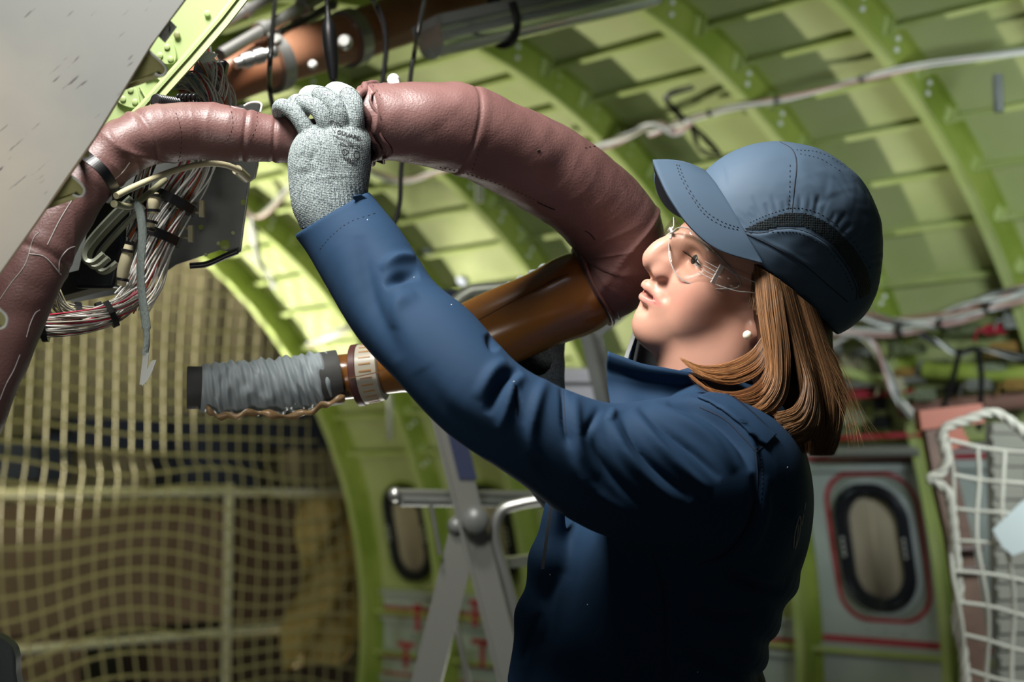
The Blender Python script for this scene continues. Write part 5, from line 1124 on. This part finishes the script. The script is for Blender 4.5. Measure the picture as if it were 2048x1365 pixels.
pp, rr = path(A1); o = skin_tube('duct_wrap', pp, rr, WRAP, root, 420, 72, wr([(.42, .10, .0025, CZ*.2-CX*.9+CY*0), (.40, .09, .0015, -CZ), (.86, .05, .0025, -CX*.2+CZ*.3), (.62, .05, .0008, CZ)], .0020, 3, (.235, .49, .665, .735, .79))); put(o, root)
sb = bvh_of(o)
q = surf_lines('stitching', sb, [[(352, 226), (362, 260), (362, 300), (355, 330)], [(460, 212), (466, 250), (455, 280)], [(515, 225), (512, 255), (495, 290)]], .0005, mat('dark_wrap_thread', (.03, .01, .01), .7), root, 0, dash=(3, 2)); put(q)
q = surf_lines('scuff_thread', sb, [[(152, 388), (120, 440), (95, 490)], [(78, 465), (66, 480), (50, 530), (20, 570), (0, 600)], [(150, 493), (135, 500), (120, 520), (118, 545)], [(80, 620), (70, 628), (60, 650), (53, 675)], [(260, 325), (245, 345), (230, 358)], [(58, 508), (90, 515), (122, 550)], [(0, 800), (12, 770), (28, 740), (40, 710)], [(455, 207), (468, 215), (487, 218), (487, 212), (470, 208)]], .0006, mat('grey_glue_line', (.34, .31, .30), .5), root, 0); put(q)
# cable tie round it
zc = catmull(np.array([[*P(x, y, d)] for x, y, d in ((150, 292, 1.385), (172, 312, 1.350), (200, 335, 1.343), (218, 358, 1.352), (233, 388, 1.38), (222, 400, 1.43), (190, 370, 1.46), (155, 320, 1.45))]), 60)
V = []; tng = np.gradient(zc, axis=0); ctr = P(192, 345, 1.40)
axp = P(222, 312, 1.41)-P(163, 372, 1.39); axp /= np.linalg.norm(axp)
mb = MB()
for i in range(59):
    t = zc[i+1]-zc[i]; l = np.linalg.norm(t); t /= l; n = np.cross(t, axp); n /= np.linalg.norm(n); b = np.cross(n, t); mb.box((zc[i]+zc[i+1])/2, t*l*.56, b*.0050, n*.0009)
mb.box(P(158, 298, 1.372), CX*.006, CY*.004, CZ*.005)
tag(mb.build('cable_tie', BLACK), 'wide black cable tie strapped round the slim brown duct beside the grey panel', 'cable tie')
root = empty('large_wrapped_duct', P(1000, 300, 1.5)); tag(root, 'thick brown wrapped duct arching from the glove to the worker\'s face', 'duct')
A2 = [(712, 244, 1.475, 68), (740, 246, 1.475, 77), (800, 246, 1.48, 82), (860, 250, 1.485, 85), (930, 266, 1.50, 87), (1010, 296, 1.52, 89), (1085, 333, 1.545, 91), (1150, 374, 1.565, 92), (1205, 422, 1.585, 92), (1238, 475, 1.60, 91), (1240, 528, 1.61, 88), (1220, 555, 1.615, 84), (1192, 572, 1.62, 80), (1180, 579, 1.62, 78)]
pp, rr = path(A2); dd = wr([(.72, .12, .0065, -CX*.75-CZ*.55-CY*.5), (.84, .10, .0045, -CX*.7-CY*.7), (.30, .18, .0008, -CZ), (.04, .03, .002, CZ), (.55, .12, .0012, -CY*.7-CX*.5-CZ*.5)], .0026, 12, (.30,))
o = skin_tube('duct_wrap', pp, rr, WRAP, root, 420, 84, dd); put(o, root); lb2 = bvh_of(o)
q = surf_lines('stitching', lb2, [[(745, 170), (757, 186), (762, 198)], [(962, 280), (955, 310), (945, 340)], [(880, 335), (960, 356), (1040, 386), (1110, 420)], [(1170, 296), (1190, 293), (1215, 300)]], .0005, mat('dark_wrap_thread2', (.03, .01, .01), .7), root, 0, dash=(3, 2)); put(q)
# rolled hem at the open end by the glove
rg = random.Random(9); hem = []
for i in range(44):
    a = 2*math.pi*i/44; t = P(800, 246, 1.48)-P(712, 244, 1.475); t /= np.linalg.norm(t); u = np.cross(t, CY); u /= np.linalg.norm(u); w_ = np.cross(u, t); r = rp(77, 1.47)+.0016*math.sin(5*a+1)+.0012*math.sin(11*a); hem.append(P(736, 247, 1.475)+r*(math.cos(a)*u+math.sin(a)*w_)+t*(.008*math.sin(a*2+.5)+.003*math.sin(a*7)))
mb = MB(); mb.tube(hem, .0042, 10, closed=True); q = mb.build('rolled_hem', WRAP, root, sm=True); put(q)
mb = MB(); mb.tube([h+np.array([.008, 0, 0])*0+(P(760, 247, 1.475)-P(736, 247, 1.475)) for h in hem], .0016, 8, closed=True); q = mb.build('hem_fold', WRAP, root, sm=True); put(q)
q = surf_lines('tear', lb2, [[(1074, 302), (1080, 300)], [(1170, 462), (1180, 468), (1190, 480)], [(1075, 405), (1090, 412), (1110, 420)]], .0009, mat('dark_hole', (.01, .006, .005), .8), root, 0); 
if q: put(q)
# orange composite tube with moulded ridge
ORM = mat('orange_composite_tube', (0.26, 0.105, 0.022), 0.22, spec=0.55, col2=(0.20, 0.080, 0.020), cscale=7, cdetail=3, coat=.3, bump=.08, bscale=200, bdist=.0006)
root = empty('orange_tube', P(1000, 640, 1.6)); tag(root, 'glossy amber orange composite tube running down left behind the raised arm', 'tube')
A3 = [(1194, 568, 1.62, 74), (1172, 580, 1.62, 82), (1140, 595, 1.62, 84), (1085, 620, 1.62, 78), (980, 665, 1.63, 77), (880, 708, 1.64, 70), (830, 726, 1.645, 62), (790, 738, 1.65, 49), (740, 748, 1.655, 45), (700, 753, 1.66, 45), (655, 758, 1.66, 45)]
pp, rr = path(A3)
def od(u, D, s, p):
    a = D@(CZ*.78-CY*.62); return .0022*np.exp(-((a-1)/.012)**2)*np.clip((.72-u)*8, 0, 1)*np.clip((u-.1)*12, 0, 1)+.0005*vnoise(p, 12, 2, 2)
o = skin_tube('tube_wall', pp, rr, ORM, root, 200, 96, od); put(o, root)
ob = bvh_of(o); q = surf_lines('mould_line', ob, [[(1137, 548), (1060, 585), (985, 625), (940, 650)], [(1137, 548), (1105, 560), (1085, 575)]], .0006, mat('dark_amber_line', (.08, .02, .006), .4), root, 0)
if q: put(q)
mb = MB()
tdx = P(1140, 595, 1.62)-P(1194, 568, 1.62); tdx /= np.linalg.norm(tdx); cc = P(1186, 573, 1.62); u = np.cross(tdx, CY); u /= np.linalg.norm(u); w_ = np.cross(u, tdx)
mb.tube([cc+rp(85, 1.62)*(math.cos(a)*u+math.sin(a)*w_)+.002*math.sin(3*a)*tdx for a in np.linspace(0, 2*math.pi, 60)[:-1]], .0022, 8, closed=True); mb.tube([cc-tdx*.010+rp(83, 1.62)*(math.cos(a)*u+math.sin(a)*w_) for a in np.linspace(0, 2*math.pi, 60)[:-1]], .0010, 8, closed=True)
q = mb.build('end_bead', WRAP, root, sm=True); put(q)
# flange with ribs on the narrow end
def ringp(c, t, r, a0=0, n=64):
    t = t/np.linalg.norm(t); u = np.cross(t, CY); u /= np.linalg.norm(u); w_ = np.cross(u, t); return [c+r*(math.cos(a)*u+math.sin(a)*w_) for a in np.linspace(0, 2*math.pi, n+1)[:-1]], u, w_
td = P(655, 758, 1.66)-P(790, 738, 1.65); td /= np.linalg.norm(td)
cu_ = empty('tube_cuff', P(745, 747, 1.655)); tag(cu_, 'white ribbed plastic cuff with brown rubber ring on the orange tube', 'cuff')
c0 = P(722, 750, 1.655)
pts = [c0-td*.016, c0-td*.014, c0-td*.002, c0]; V, Fc = tube_mesh([c0-td*.026, c0-td*.025, c0-td*.003, c0-td*.001], [.032, .0335, .0350, .0350], 64, True); q = mkobj('cuff_body', V, Fc, mat('yellowed_white_plastic', (.58, .53, .42), .35, trans=.15), cu_, sm=True); sharp(q.data, 40); put(q, cu_)
V, Fc = tube_mesh([c0-td*.002, c0-td*.001, c0+td*.006, c0+td*.007], [.0345, .0362, .0362, .0345], 64, True); q = mkobj('rubber_ring', V, Fc, mat('brown_rubber', (.10, .035, .03), .45), cu_, sm=True); sharp(q.data, 40); put(q, cu_)
mb = MB(); rp_, u, w_ = ringp(c0, td, .0345, n=26)
for p in rp_: d = (p-c0)/np.linalg.norm(p-c0); mb.bar(p-td*.020-d*.0006, p-td*.006, .0016, .0016, up=d)
q = mb.build('rib', mat('amber_rib', (.50, .26, .08), .4), cu_); put(q, cu_)
q = MB(); q.bar(P(700, 757, 1.618), P(790, 738, 1.612), .003, .001, up=CZ); q = q.build('moulding_tab', ORM, cu_); put(q, cu_)
# grey hose end
GH = mat('grey_silicone_wrap', (.40, .46, .48), .38, spec=.5, bump=.2, bscale=300, bdist=.0006); GC = mat('dark_grey_hose_collar', (.085, .085, .082), .55, bump=.3, bscale=500)
root = empty('grey_hose', P(520, 780, 1.62)); tag(root, 'wrinkled silver grey tape-wrapped hose end with dark grey collars', 'hose')
A4 = [(672, 755, 1.655, 50), (640, 760, 1.652, 54), (600, 766, 1.648, 55), (540, 773, 1.64, 55), (480, 778, 1.632, 54), (430, 777, 1.626, 51), (402, 776, 1.622, 47)]
pp, rr = path(A4)
def gd(u, D, s, p):
    th = np.arctan2(D@CZ, D@CY); w_ = np.clip(np.sin(np.pi*np.clip(u, 0, 1))*2.2, 0, 1); z = s*2*np.pi/.0095; return w_*(.0022*np.sin(z*.5+2.2*np.sin(th*3+z*.09)+1.0*vnoise(p, 40, 2, 5))*np.abs(np.sin(th*2+z*.25))+.0012*np.sin(z+th*2))+.0004*vnoise(p, 80, 2, 3)
q = skin_tube('wrinkled_tape', pp, rr, GH, root, 360, 90, gd); put(q, root)
for (a, b, r) in (((408, 776, 1.622), (374, 776, 1.618), 43), ((680, 754, 1.657), (636, 761, 1.652), 56)):
    a3, b3 = P(*a), P(*b); V, Fc = tube_mesh([a3, a3*.95+b3*.05, a3*.05+b3*.95, b3], [rp(r-1, 1.62), rp(r, 1.62), rp(r, 1.62), rp(r-2, 1.62)], 60, True); q = mkobj('collar', V, Fc, GC, root); sharp(q.data, 40); put(q, root)
mb = MB(); mb.tube([P(400+3*k, 826+.4*k, 1.60+.001*k)+np.array([0, 0, .0]) for k in range(3)], .002, 6)
sk = catmull([P(x, y, d) for x, y, d in ((412, 822, 1.60), (440, 838, 1.60), (480, 834, 1.60), (520, 830, 1.605), (570, 838, 1.61), (620, 828, 1.615), (655, 812, 1.62), (690, 800, 1.625))], 60); V = []
for i, p in enumerate(sk): V += [p+CZ*(.006+.002*math.sin(i*.7)), p-CZ*(.001+.0015*math.sin(i*.9))-CY*.003*math.sin(i*.5)]
q = mkobj('glue_flap', V, [(2*i, 2*i+1, 2*i+3, 2*i+2) for i in range(59)], mat('amber_film', (.42, .27, .13), .25, trans=.3), root); md = q.modifiers.new('t', 'SOLIDIFY'); md.thickness = .0008; put(q, root)
# ================================================================== big grey panel, upper left
PAN = mat('scuffed_grey_panel', (.27, .275, .26), .5, spec=.4, col2=(.46, .415, .345), cscale=2.4, cdetail=8, cramp=(.42, .66), bump=.08, bscale=30)
t_ = PAN.node_tree; N_ = t_.nodes.new; n1 = N_('ShaderNodeTexNoise'); n1.inputs['Scale'].default_value = 34; n1.inputs['Detail'].default_value = 5; mp_ = N_('ShaderNodeMapping'); mp_.inputs['Rotation'].default_value = (0, R_(-42), 0); mp_.vector_type = 'TEXTURE'; mp_.inputs['Scale'].default_value = (1, 1, .13); tc_ = N_('ShaderNodeTexCoord'); t_.links.new(tc_.outputs['Object'], mp_.inputs[0]); t_.links.new(mp_.outputs[0], n1.inputs['Vector'])
rr_ = N_('ShaderNodeValToRGB'); rr_.color_ramp.elements[0].position = .655; rr_.color_ramp.elements[1].position = .70; t_.links.new(n1.outputs['Fac'], rr_.inputs[0]); mxx = N_('ShaderNodeMixRGB'); b_ = t_.nodes['Principled BSDF']; src = b_.inputs['Base Color'].links[0].from_socket; t_.links.new(rr_.outputs[0], mxx.inputs[0]); t_.links.new(src, mxx.inputs[1]); mxx.inputs[2].default_value = (.13, .12, .115, 1); t_.links.new(mxx.outputs[0], b_.inputs['Base Color'])
PB = mat('tan_panel_edge', (.42, .33, .22), .6)
root = empty('sheet_metal_panel', P(150, 200, 1.2)); tag(root, 'large scuffed grey sheet panel slanting across the upper left corner', 'panel')
pd = lambda x, y: 1.24-.00012*(365-x)-.0001*y
ol = [(-260, -260), (560, -260), (455, -130), (368, 0), (300, 92), (245, 182), (188, 276), (130, 358), (80, 432), (0, 545), (-90, 668), (-260, 900)]
ol3 = [P(x, y, 1.22) for x, y in ol]; nn = CY
mb = MB(); mb.plate(ol3, nn, .0012); q = mb.build('sheet', PAN, root); put(q, root)
e = catmull([(560, -260), (368, 0), (300, 92), (188, 276), (80, 432), (0, 545), (-90, 668)], 60); mb = MB(); mb.tube([P(x, y, 1.222) for x, y in e], .0016, 6); q = mb.build('edge', PB, root, sm=True); put(q, root)
# hooked rails riveted behind it
RAILW = mat('white_rail_paint', (.55, .56, .52), .4); RAILY = mat('yellow_green_rail', (.30, .29, .12), .5)
def hookrail(prof, ext, lab):
    """channel rail: profile in photo points, running back to the left behind the panel"""
    k = len(prof); V = []; dd = 1.235; c = [P(x, y, dd) for x, y in prof]
    dirv = P(prof[0][0]+ext[0], prof[0][1]+ext[1], dd+.03)-c[0]
    for p in c: V.append(p)
    for p in c: V.append(p+dirv)
    root = mkobj('hooked_rail', V, [(i, i+1, k+i+1, k+i) for i in range(k-1)], RAILY); md = root.modifiers.new('t', 'SOLIDIFY'); md.thickness = .0018; md.offset = 0
    mb = MB(); mb.tube(c, .0013, 6); q = mb.build('bright_rim', RAILW, root, sm=True); tag(root, lab, 'rail'); return root
pr1 = [tuple(p) for p in catmull([(296, 94), (300, 104), (318, 120), (331, 134), (331, 146), (322, 152), (310, 148)], 24)]
hookrail(pr1, (-90, 34), 'small hooked channel rail at the panel edge over the green beam, upper of three')
pr2 = [tuple(p) for p in catmull([(126, 332), (134, 345), (156, 362), (169, 378), (165, 391), (155, 393), (146, 389)], 24)]
hookrail(pr2, (-90, 34), 'small hooked channel rail over the brown duct, middle of three')
pr3 = [tuple(p) for p in catmull([(-30, 590), (-8, 612), (12, 632), (13, 648), (6, 656), (-4, 658)], 24)]
hookrail(pr3, (-60, 20), 'small hooked channel rail at the left picture edge, lowest of three')
mb = MB(); mb.box(P(334, 62, 1.236), (P(346, 48, 1.236)-P(322, 80, 1.236))/2, CY*.004, (P(328, 58, 1.236)-P(334, 64, 1.236))); mb.box(P(330, 60, 1.232), CX*.004, CY*.003, CZ*.003); tag(mb.build('metal_clip', GREYM), 'dark metal clip on the upper edge of the grey panel', 'clip')
mb = MB(); mb.box(P(168, 300, 1.236), CX*.003, CY*.004, CZ*.006); mb.ball(P(143, 328, 1.24), .004, 8); tag(mb.build('small_fastener', mat('yellow_fastener', (.5, .48, .15), .4)), 'small yellowish fastener beside the black cable tie', 'fastener')
# ================================================================== pale green beam behind the panel
root = empty('green_beam', P(330, 150, 1.36)); tag(root, 'pale green riveted beam behind the edge of the grey panel', 'beam')
bl = [(505, -20), (390, 118), (300, 222), (170, 345), (40, 480), (-60, 600), (-200, 500), (60, 120), (200, -60), (330, -200), (650, -200)]
mb = MB(); mb.plate([P(x, y, 1.50) for x, y in bl], CY, .004); q = mb.build('web', PALEG, root); put(q, root)
fl_ = [(650, -200), (505, -14), (455, 50), (393, 122), (300, 226), (170, 350), (40, 486)]
c = [P(x, y, 1.50) for x, y in fl_]; V = []
for p in c: V += [p, p-CY*.030]
q = mkobj('flange', V, [(2*i, 2*i+1, 2*i+3, 2*i+2) for i in range(len(c)-1)], PALEG, root, sm=False); md = q.modifiers.new('t', 'SOLIDIFY'); md.thickness = .003; put(q, root)
V = []
for (x, y) in fl_: p = P(x, y, 1.47); V += [p, P(x-22, y-18, 1.475)]
q = mkobj('flange_lip', V, [(2*i, 2*i+1, 2*i+3, 2*i+2) for i in range(len(c)-1)], PALEG, root, sm=False); md = q.modifiers.new('t', 'SOLIDIFY'); md.thickness = .002; put(q, root)
def rivet(x, y, r=5.5, m=PALEG, d=1.498, par=None):
    mb = MB(); mb.disc(P(x, y, d), -CY, rp(r+.8, d), .0016, 18, 1); q = mb.build('rivet', m, par or root, sm=False, angle=50); put(q, root) if par is None else None; return q
for (x, y) in ((414, 27), (230, 246)): rivet(x, y)
rivet(354, 70, 6, mat('olive_rivet', (.15, .16, .06), .5))
for tri, rv, w in (([(322, 120), (336, 84), (345, 82), (353, 108), (351, 124), (338, 130), (318, 126)], ((334, 94), (320, 111), (341, 118)), 1), ([(231, 186), (246, 172), (272, 176), (281, 207), (275, 216), (262, 217), (243, 210), (232, 200)], ((261, 180), (246, 198), (270, 204)), 2)):
    oc = catmull([*tri, tri[0]], 40)[:-1]; mb = MB(); mb.plate([P(x, y, 1.4975) for x, y in oc], -CY, .0028); q = mb.build('gusset', PALEG, root); md = q.modifiers.new('b', 'BEVEL'); md.width = .0008; md.segments = 2; md.angle_limit = R_(60); put(q, root)
    for (x, y) in rv: rivet(x, y, 5.2, d=1.4945)
mb = MB(); oc = catmull([(290, 158), (312, 155), (326, 170), (322, 195), (300, 205), (280, 175)], 30); mb.tube([P(x, y, 1.498) for x, y in oc], .0014, 6); q = mb.build('bead', PALEG, root, sm=True); put(q, root)
# ================================================================== electronics bracket and wiring under the beam
root = empty('electronics_plate', P(400, 430, 1.62)); tag(root, 'dark grey folded metal plate with holes carrying connectors, under the slim duct', 'bracket')
ol = [(505, 206), (522, 208), (519, 225), (515, 330), (509, 356), (498, 364), (480, 503), (472, 508), (440, 500), (352, 530), (330, 545), (240, 588), (150, 605), (112, 598), (120, 560), (150, 470), (200, 340), (300, 240)]
mb = MB(); mb.plate([P(x, y, 1.66-.00012*(x-120)) for x, y in ol], CY, .002); q = mb.build('plate', GREYM, root); put(q, root)
mb = MB(); e = [(519, 209), (515, 330), (509, 356), (498, 364), (480, 503), (472, 508), (462, 505)]; mb.tube([P(x, y, 1.64-.00012*(x-120)+.02) for x, y in e], .0014, 6); q = mb.build('bright_edge', ALU, root, sm=True); put(q, root)
for (x, y, r) in ((487, 405, 6), (466, 466, 4), (437, 487, 4), (412, 510, 4), (450, 490, 14), (402, 455, 5)):
    mb = MB(); mb.disc(P(x, y, 1.66-.00012*(x-120)-.001), -CY, rp(r, 1.6)*(.75 if r > 10 else 1), .0006, 20); q = mb.build('hole', GREENF if r > 4 else mat('painted_hole_backlight', (.42, .45, .22), .5), root); put(q, root)  # discs stand for holes; light through the small ones is painted pale
mb = MB(); mb.tube(catmull([P(x, y, 1.61) for x, y in ((380, 532), (415, 528), (452, 512), (475, 503))], 16), .0035, 8); q = mb.build('edge_rubber', BLACK, root, sm=True); put(q, root)
mb = MB(); mb.box(P(190, 560, 1.60), CX*.045-CZ*-.012, CY*.03, CZ*.012); q = mb.build('connector_box', mat('black_box_paint', (.03, .032, .034), .35), root); put(q, root)
mb = MB(); mb.box(P(225, 480, 1.58), CX*.022, CY*.03, CZ*.055+CX*.012); q = mb.build('black_module', mat('blue_black_module', (.018, .022, .030), .3), root); md = q.modifiers.new('b', 'BEVEL'); md.width = .004; md.segments = 3; put(q, root)
mb = MB(); mb.box(P(295, 210, 1.56), CX*.02, CY*.02, CZ*.02); q = None
# perforated strip and cream hooks
STR = mat('pale_green_strip', (.34, .39, .27), .45)
for k in range(9):
    x, y = 356-k*4.2-(14 if k > 4 else 0), 428+k*11.5
    mb = MB(); c = P(x, y, 1.56); mb.box(c+CX*.0035, CX*.0007, CY*.004, CZ*.003); mb.box(c-CX*.0035, CX*.0007, CY*.004, CZ*.003); mb.box(c+CZ*.003, CX*.004, CY*.004, CZ*.0007); q = mb.build('clip_strip', STR, root); put(q, root)
for (x, y) in ((372, 412), (350, 462)):
    mb = MB()
    for dy in (-9, 9): mb.tube([P(x-30, y-8+dy, 1.54), P(x+30, y+6+dy, 1.56)], .0016, 6)
    mb.box(P(x+32, y+6, 1.56), CX*.0025, CY*.004, CZ*.009); q = mb.build('hook_clip', CREAM, root, sm=False); put(q, root)
HOOK = mat('grey_green_hook', (.27, .29, .22), .4, metal=.3)
for k, (dx, dy) in enumerate(((0, 0), (10, 8), (26, 18))):
    mb = MB(); c = catmull([P(x+dx, y+dy, 1.50+.01*k) for x, y in ((262, 395), (225, 430), (180, 480), (168, 505), (172, 522), (188, 524), (208, 508))], 30); mb.tube(c, .0035, 4); q = mb.build('hook_bar', HOOK, root); put(q, root)
# wires
WW = [WHITE, WHITE, mat('off_white_wire', (.55, .55, .5), .4), WHITE, ORANGE, WHITE, mat('red_wire', (.40, .02, .03), .4), WHITE]
def loom(L, r, n, label, mats=WW, ties=(), d0=0):
    return bundle([P(x, y, d) for x, y, d in L], r, int(n*1.5), mats, 'wire_bundle', label, 'wire bundle', None, 2.2, 5, 50, .25, ties, .00095)
loom([(405, 100, 1.57), (415, 125, 1.56), (432, 150, 1.55), (438, 180, 1.54), (432, 215, 1.54)], .011, 16, 'white wires rising beside the green beam, right loop')
loom([(360, 165, 1.55), (385, 160, 1.54), (410, 178, 1.53), (428, 205, 1.53), (440, 230, 1.53)], .011, 16, 'white wires over the top of the slim duct, left loop', [WHITE, WHITE, WHITE, mat('red_wire2', (.4, .02, .03), .4), WHITE, mat('blue_wire', (.2, .35, .5), .4), WHITE])
loom([(440, 165, 1.56), (455, 180, 1.56), (465, 205, 1.56), (467, 230, 1.56)], .006, 7, 'thin white wires right of the white loops above the duct', [WHITE])
loom([(400, 280, 1.56), (385, 340, 1.555), (352, 400, 1.55), (322, 460, 1.545), (300, 520, 1.54), (285, 570, 1.53), (262, 605, 1.52)], .020, 30, 'thick loom of white and orange wires hanging in front of the plate', ties=(.35, .55))
loom([(300, 330, 1.56), (282, 390, 1.55), (276, 440, 1.55), (262, 480, 1.55)], .010, 10, 'loom of thin wires left of the cream connectors', [WHITE, ORANGE, WHITE, BLACK])
loom([(275, 590, 1.50), (240, 620, 1.485), (190, 640, 1.475), (130, 652, 1.465), (70, 658, 1.46)], .012, 22, 'wire loom curving left below the plate, lower strand with red wires', [mat('grey_wire3', (.32, .30, .24), .5), WHITE, mat('red_wire3', (.40, .02, .05), .4), mat('grey_wire4', (.2, .19, .16), .5)], (.35, .93))
loom([(240, 612, 1.52), (200, 632, 1.51), (150, 632, 1.50), (115, 618, 1.49), (98, 590, 1.48), (92, 570, 1.48)], .012, 16, 'grey wire loom curving left below the plate, upper strand', [mat('grey_wire5', (.28, .27, .22), .5), mat('grey_wire6', (.17, .165, .14), .5), CREAM], (.2, .4))
mb = MB(); mb.tube(catmull([P(x, y, d) for x, y, d in ((232, 392, 1.36), (260, 378, 1.38), (310, 356, 1.42), (360, 338, 1.46), (410, 328, 1.49), (450, 330, 1.51), (478, 342, 1.53), (490, 352, 1.56))], 50), .0033, 10); mb.tube([P(474, 340, 1.53), P(492, 356, 1.56)], .0055, 12); tag(mb.build('cream_cable', CREAM, sm=True), 'cream cable arching under the slim brown duct', 'cable')
mb = MB(); mb.tube(catmull([P(x, y, d) for x, y, d in ((228, 408, 1.36), (262, 412, 1.42), (300, 385, 1.47), (330, 360, 1.5))], 30), .0035, 10); tag(mb.build('olive_cable', mat('olive_cable', (.25, .24, .14), .5), sm=True), 'short olive cable below the cream cable', 'cable')
BRD = mat('braided_grey_strap', (.20, .235, .22), .6, bump=.9, bscale=700, bdist=.0012, bstretch=(1, 1, .35))
sp = [(255, 400, 1.43), (268, 402, 1.42), (280, 425, 1.42), (285, 470, 1.42), (281, 530, 1.42), (284, 590, 1.42), (291, 640, 1.42), (294, 680, 1.42), (290, 710, 1.42)]
c = catmull([P(*p) for p in sp], 70); t, U, W = frames(c); V = []
for i, p in enumerate(c):
    wd = .0045 if i < 56 else .0032; tw = .25*math.sin(i*.12)
    for a in np.linspace(0, 2*math.pi, 12)[:-1]: V.append(p+CX*math.cos(a)*wd*math.cos(tw)+CY*(math.cos(a)*wd*math.sin(tw)+math.sin(a)*.0016)+CZ*0+W[i]*0)
Fc = [(i*11+j, i*11+(j+1) % 11, (i+1)*11+(j+1) % 11, (i+1)*11+j) for i in range(69) for j in range(11)]
root = mkobj('braided_strap', V, Fc, BRD); tag(root, 'grey braided earth strap hanging down with a bare metal tab end', 'strap')
mb = MB(); mb.plate([P(x, y, 1.419) for x, y in ((286, 708), (298, 706), (294, 745), (291, 770), (279, 770), (283, 735))], CY, .0015); mb.plate([P(x, y, 1.417) for x, y in ((303, 722), (313, 720), (304, 745), (295, 762), (284, 772), (288, 752))], CY, .0012); q = mb.build('metal_tab', mat('dull_tab', (.34, .35, .33), .35, metal=.6), root)
for (L, lab) in ((((309, 385, 1.50), (308, 405, 1.50), (307, 428, 1.50)), 'cream cylindrical splice on the upper wires'), (((303, 440, 1.49), (298, 462, 1.49)), 'small cream splice behind the braided strap'), (((258, 490, 1.50), (252, 520, 1.50), (246, 545, 1.50), (243, 572, 1.50)), 'long cream splice sleeve hanging left of the braided strap')):
    q = skin_tube('wire_splice', [P(*p) for p in L], [.0045]+[.0065]*(len(L)-2)+[.0045], CREAM, None, 24, 20); tag(q, lab, 'splice')
    mb = MB()
    for u in (.15, .85): p = P(*L[0])*(1-u)+P(*L[-1])*u; tt = P(*L[-1])-P(*L[0]); tt /= np.linalg.norm(tt); mb.tube([p-tt*.0015, p+tt*.0015], .0072, 14)
    mb.build('tie', BLACK, q)
root = empty('corrugated_hose', P(345, 208, 1.47)); tag(root, 'black corrugated conduit end poking out beside the green beam', 'hose')
hp = catmull([P(x, y, d) for x, y, d in ((311, 202, 1.44), (340, 207, 1.46), (372, 210, 1.48), (400, 214, 1.50))], 120)
V, Fc = tube_mesh(hp, [.0068+.0007*math.sin(i*1.05) for i in range(120)], 20, True); q = mkobj('conduit', V, Fc, BLACK, root); put(q, root)
mb = MB(); mb.disc(P(311, 202, 1.44), P(311, 202, 1.44)-P(340, 207, 1.46), .005, .0006, 16); q = mb.build('bore', mat('conduit_bore', (.002, .002, .002), .9), root); put(q, root)
mb = MB()
for k in range(5): mb.tube(catmull([P(350+k*8, 208-k, 1.47), P(356+k*8, 190, 1.465), P(366+k*8, 196, 1.48), P(362+k*8, 215, 1.49)], 12), .0016, 6)
tag(mb.build('black_spiral_wrap', BLACK, sm=True), 'black spiral wrap behind the corrugated conduit', 'cable wrap')
mb = MB(); mb.plate([P(x, y, 1.53) for x, y in ((402, 108), (418, 104), (436, 108), (428, 115), (436, 124), (420, 120), (404, 128), (396, 118))], CY, .002); tag(mb.build('pale_bracket', mat('pale_mint_plastic', (.45, .52, .44), .5)), 'pale mint plastic bracket above the white wires', 'bracket')
mb = MB(); mb.box(P(415, 165, 1.60), CX*.018, CY*.01, CZ*.024+CX*.006); o = mb.build('black_connector', BLACK); md = o.modifiers.new('b', 'BEVEL'); md.width = .004; md.segments = 3; tag(o, 'black connector block behind the white wires', 'connector')
ol = [(488, 212), (500, 206), (516, 205), (523, 210), (521, 224)]; mb = MB(); mb.tube(catmull([P(x, y, 1.48) for x, y in ol], 16), .0012, 6); tag(mb.build('wire_loop', WHITE, sm=True), 'thin pale wire loop on top of the slim duct', 'wire')
mb = MB(); oc = catmull([(-60, 1262), (-10, 1274), (18, 1292), (28, 1312), (30, 1345), (30, 1420), (-60, 1420)], 40); mb.plate([P(x, y, 1.35) for x, y in oc], CY, .02); o = mb.build('grey_seat_corner', mat('slate_grey_plastic', (.09, .105, .105), .5, bump=.2, bscale=300)); md = o.modifiers.new('b', 'BEVEL'); md.width = .004; md.segments = 3; md.angle_limit = R_(60); tag(o, 'rounded slate grey plastic corner at the lower left picture edge', 'panel')
mb = MB(); mb.ball(P(787, 160, 1.50), .007, 10); mb.tube([P(787, 160, 1.50), P(792, 190, 1.49)], .0065, 8); tag(mb.build('plastic_bung', mat('white_cap_plastic', (.7, .7, .7), .4), sm=True), 'white plastic bung peeking over the top of the thick brown duct', 'bung')
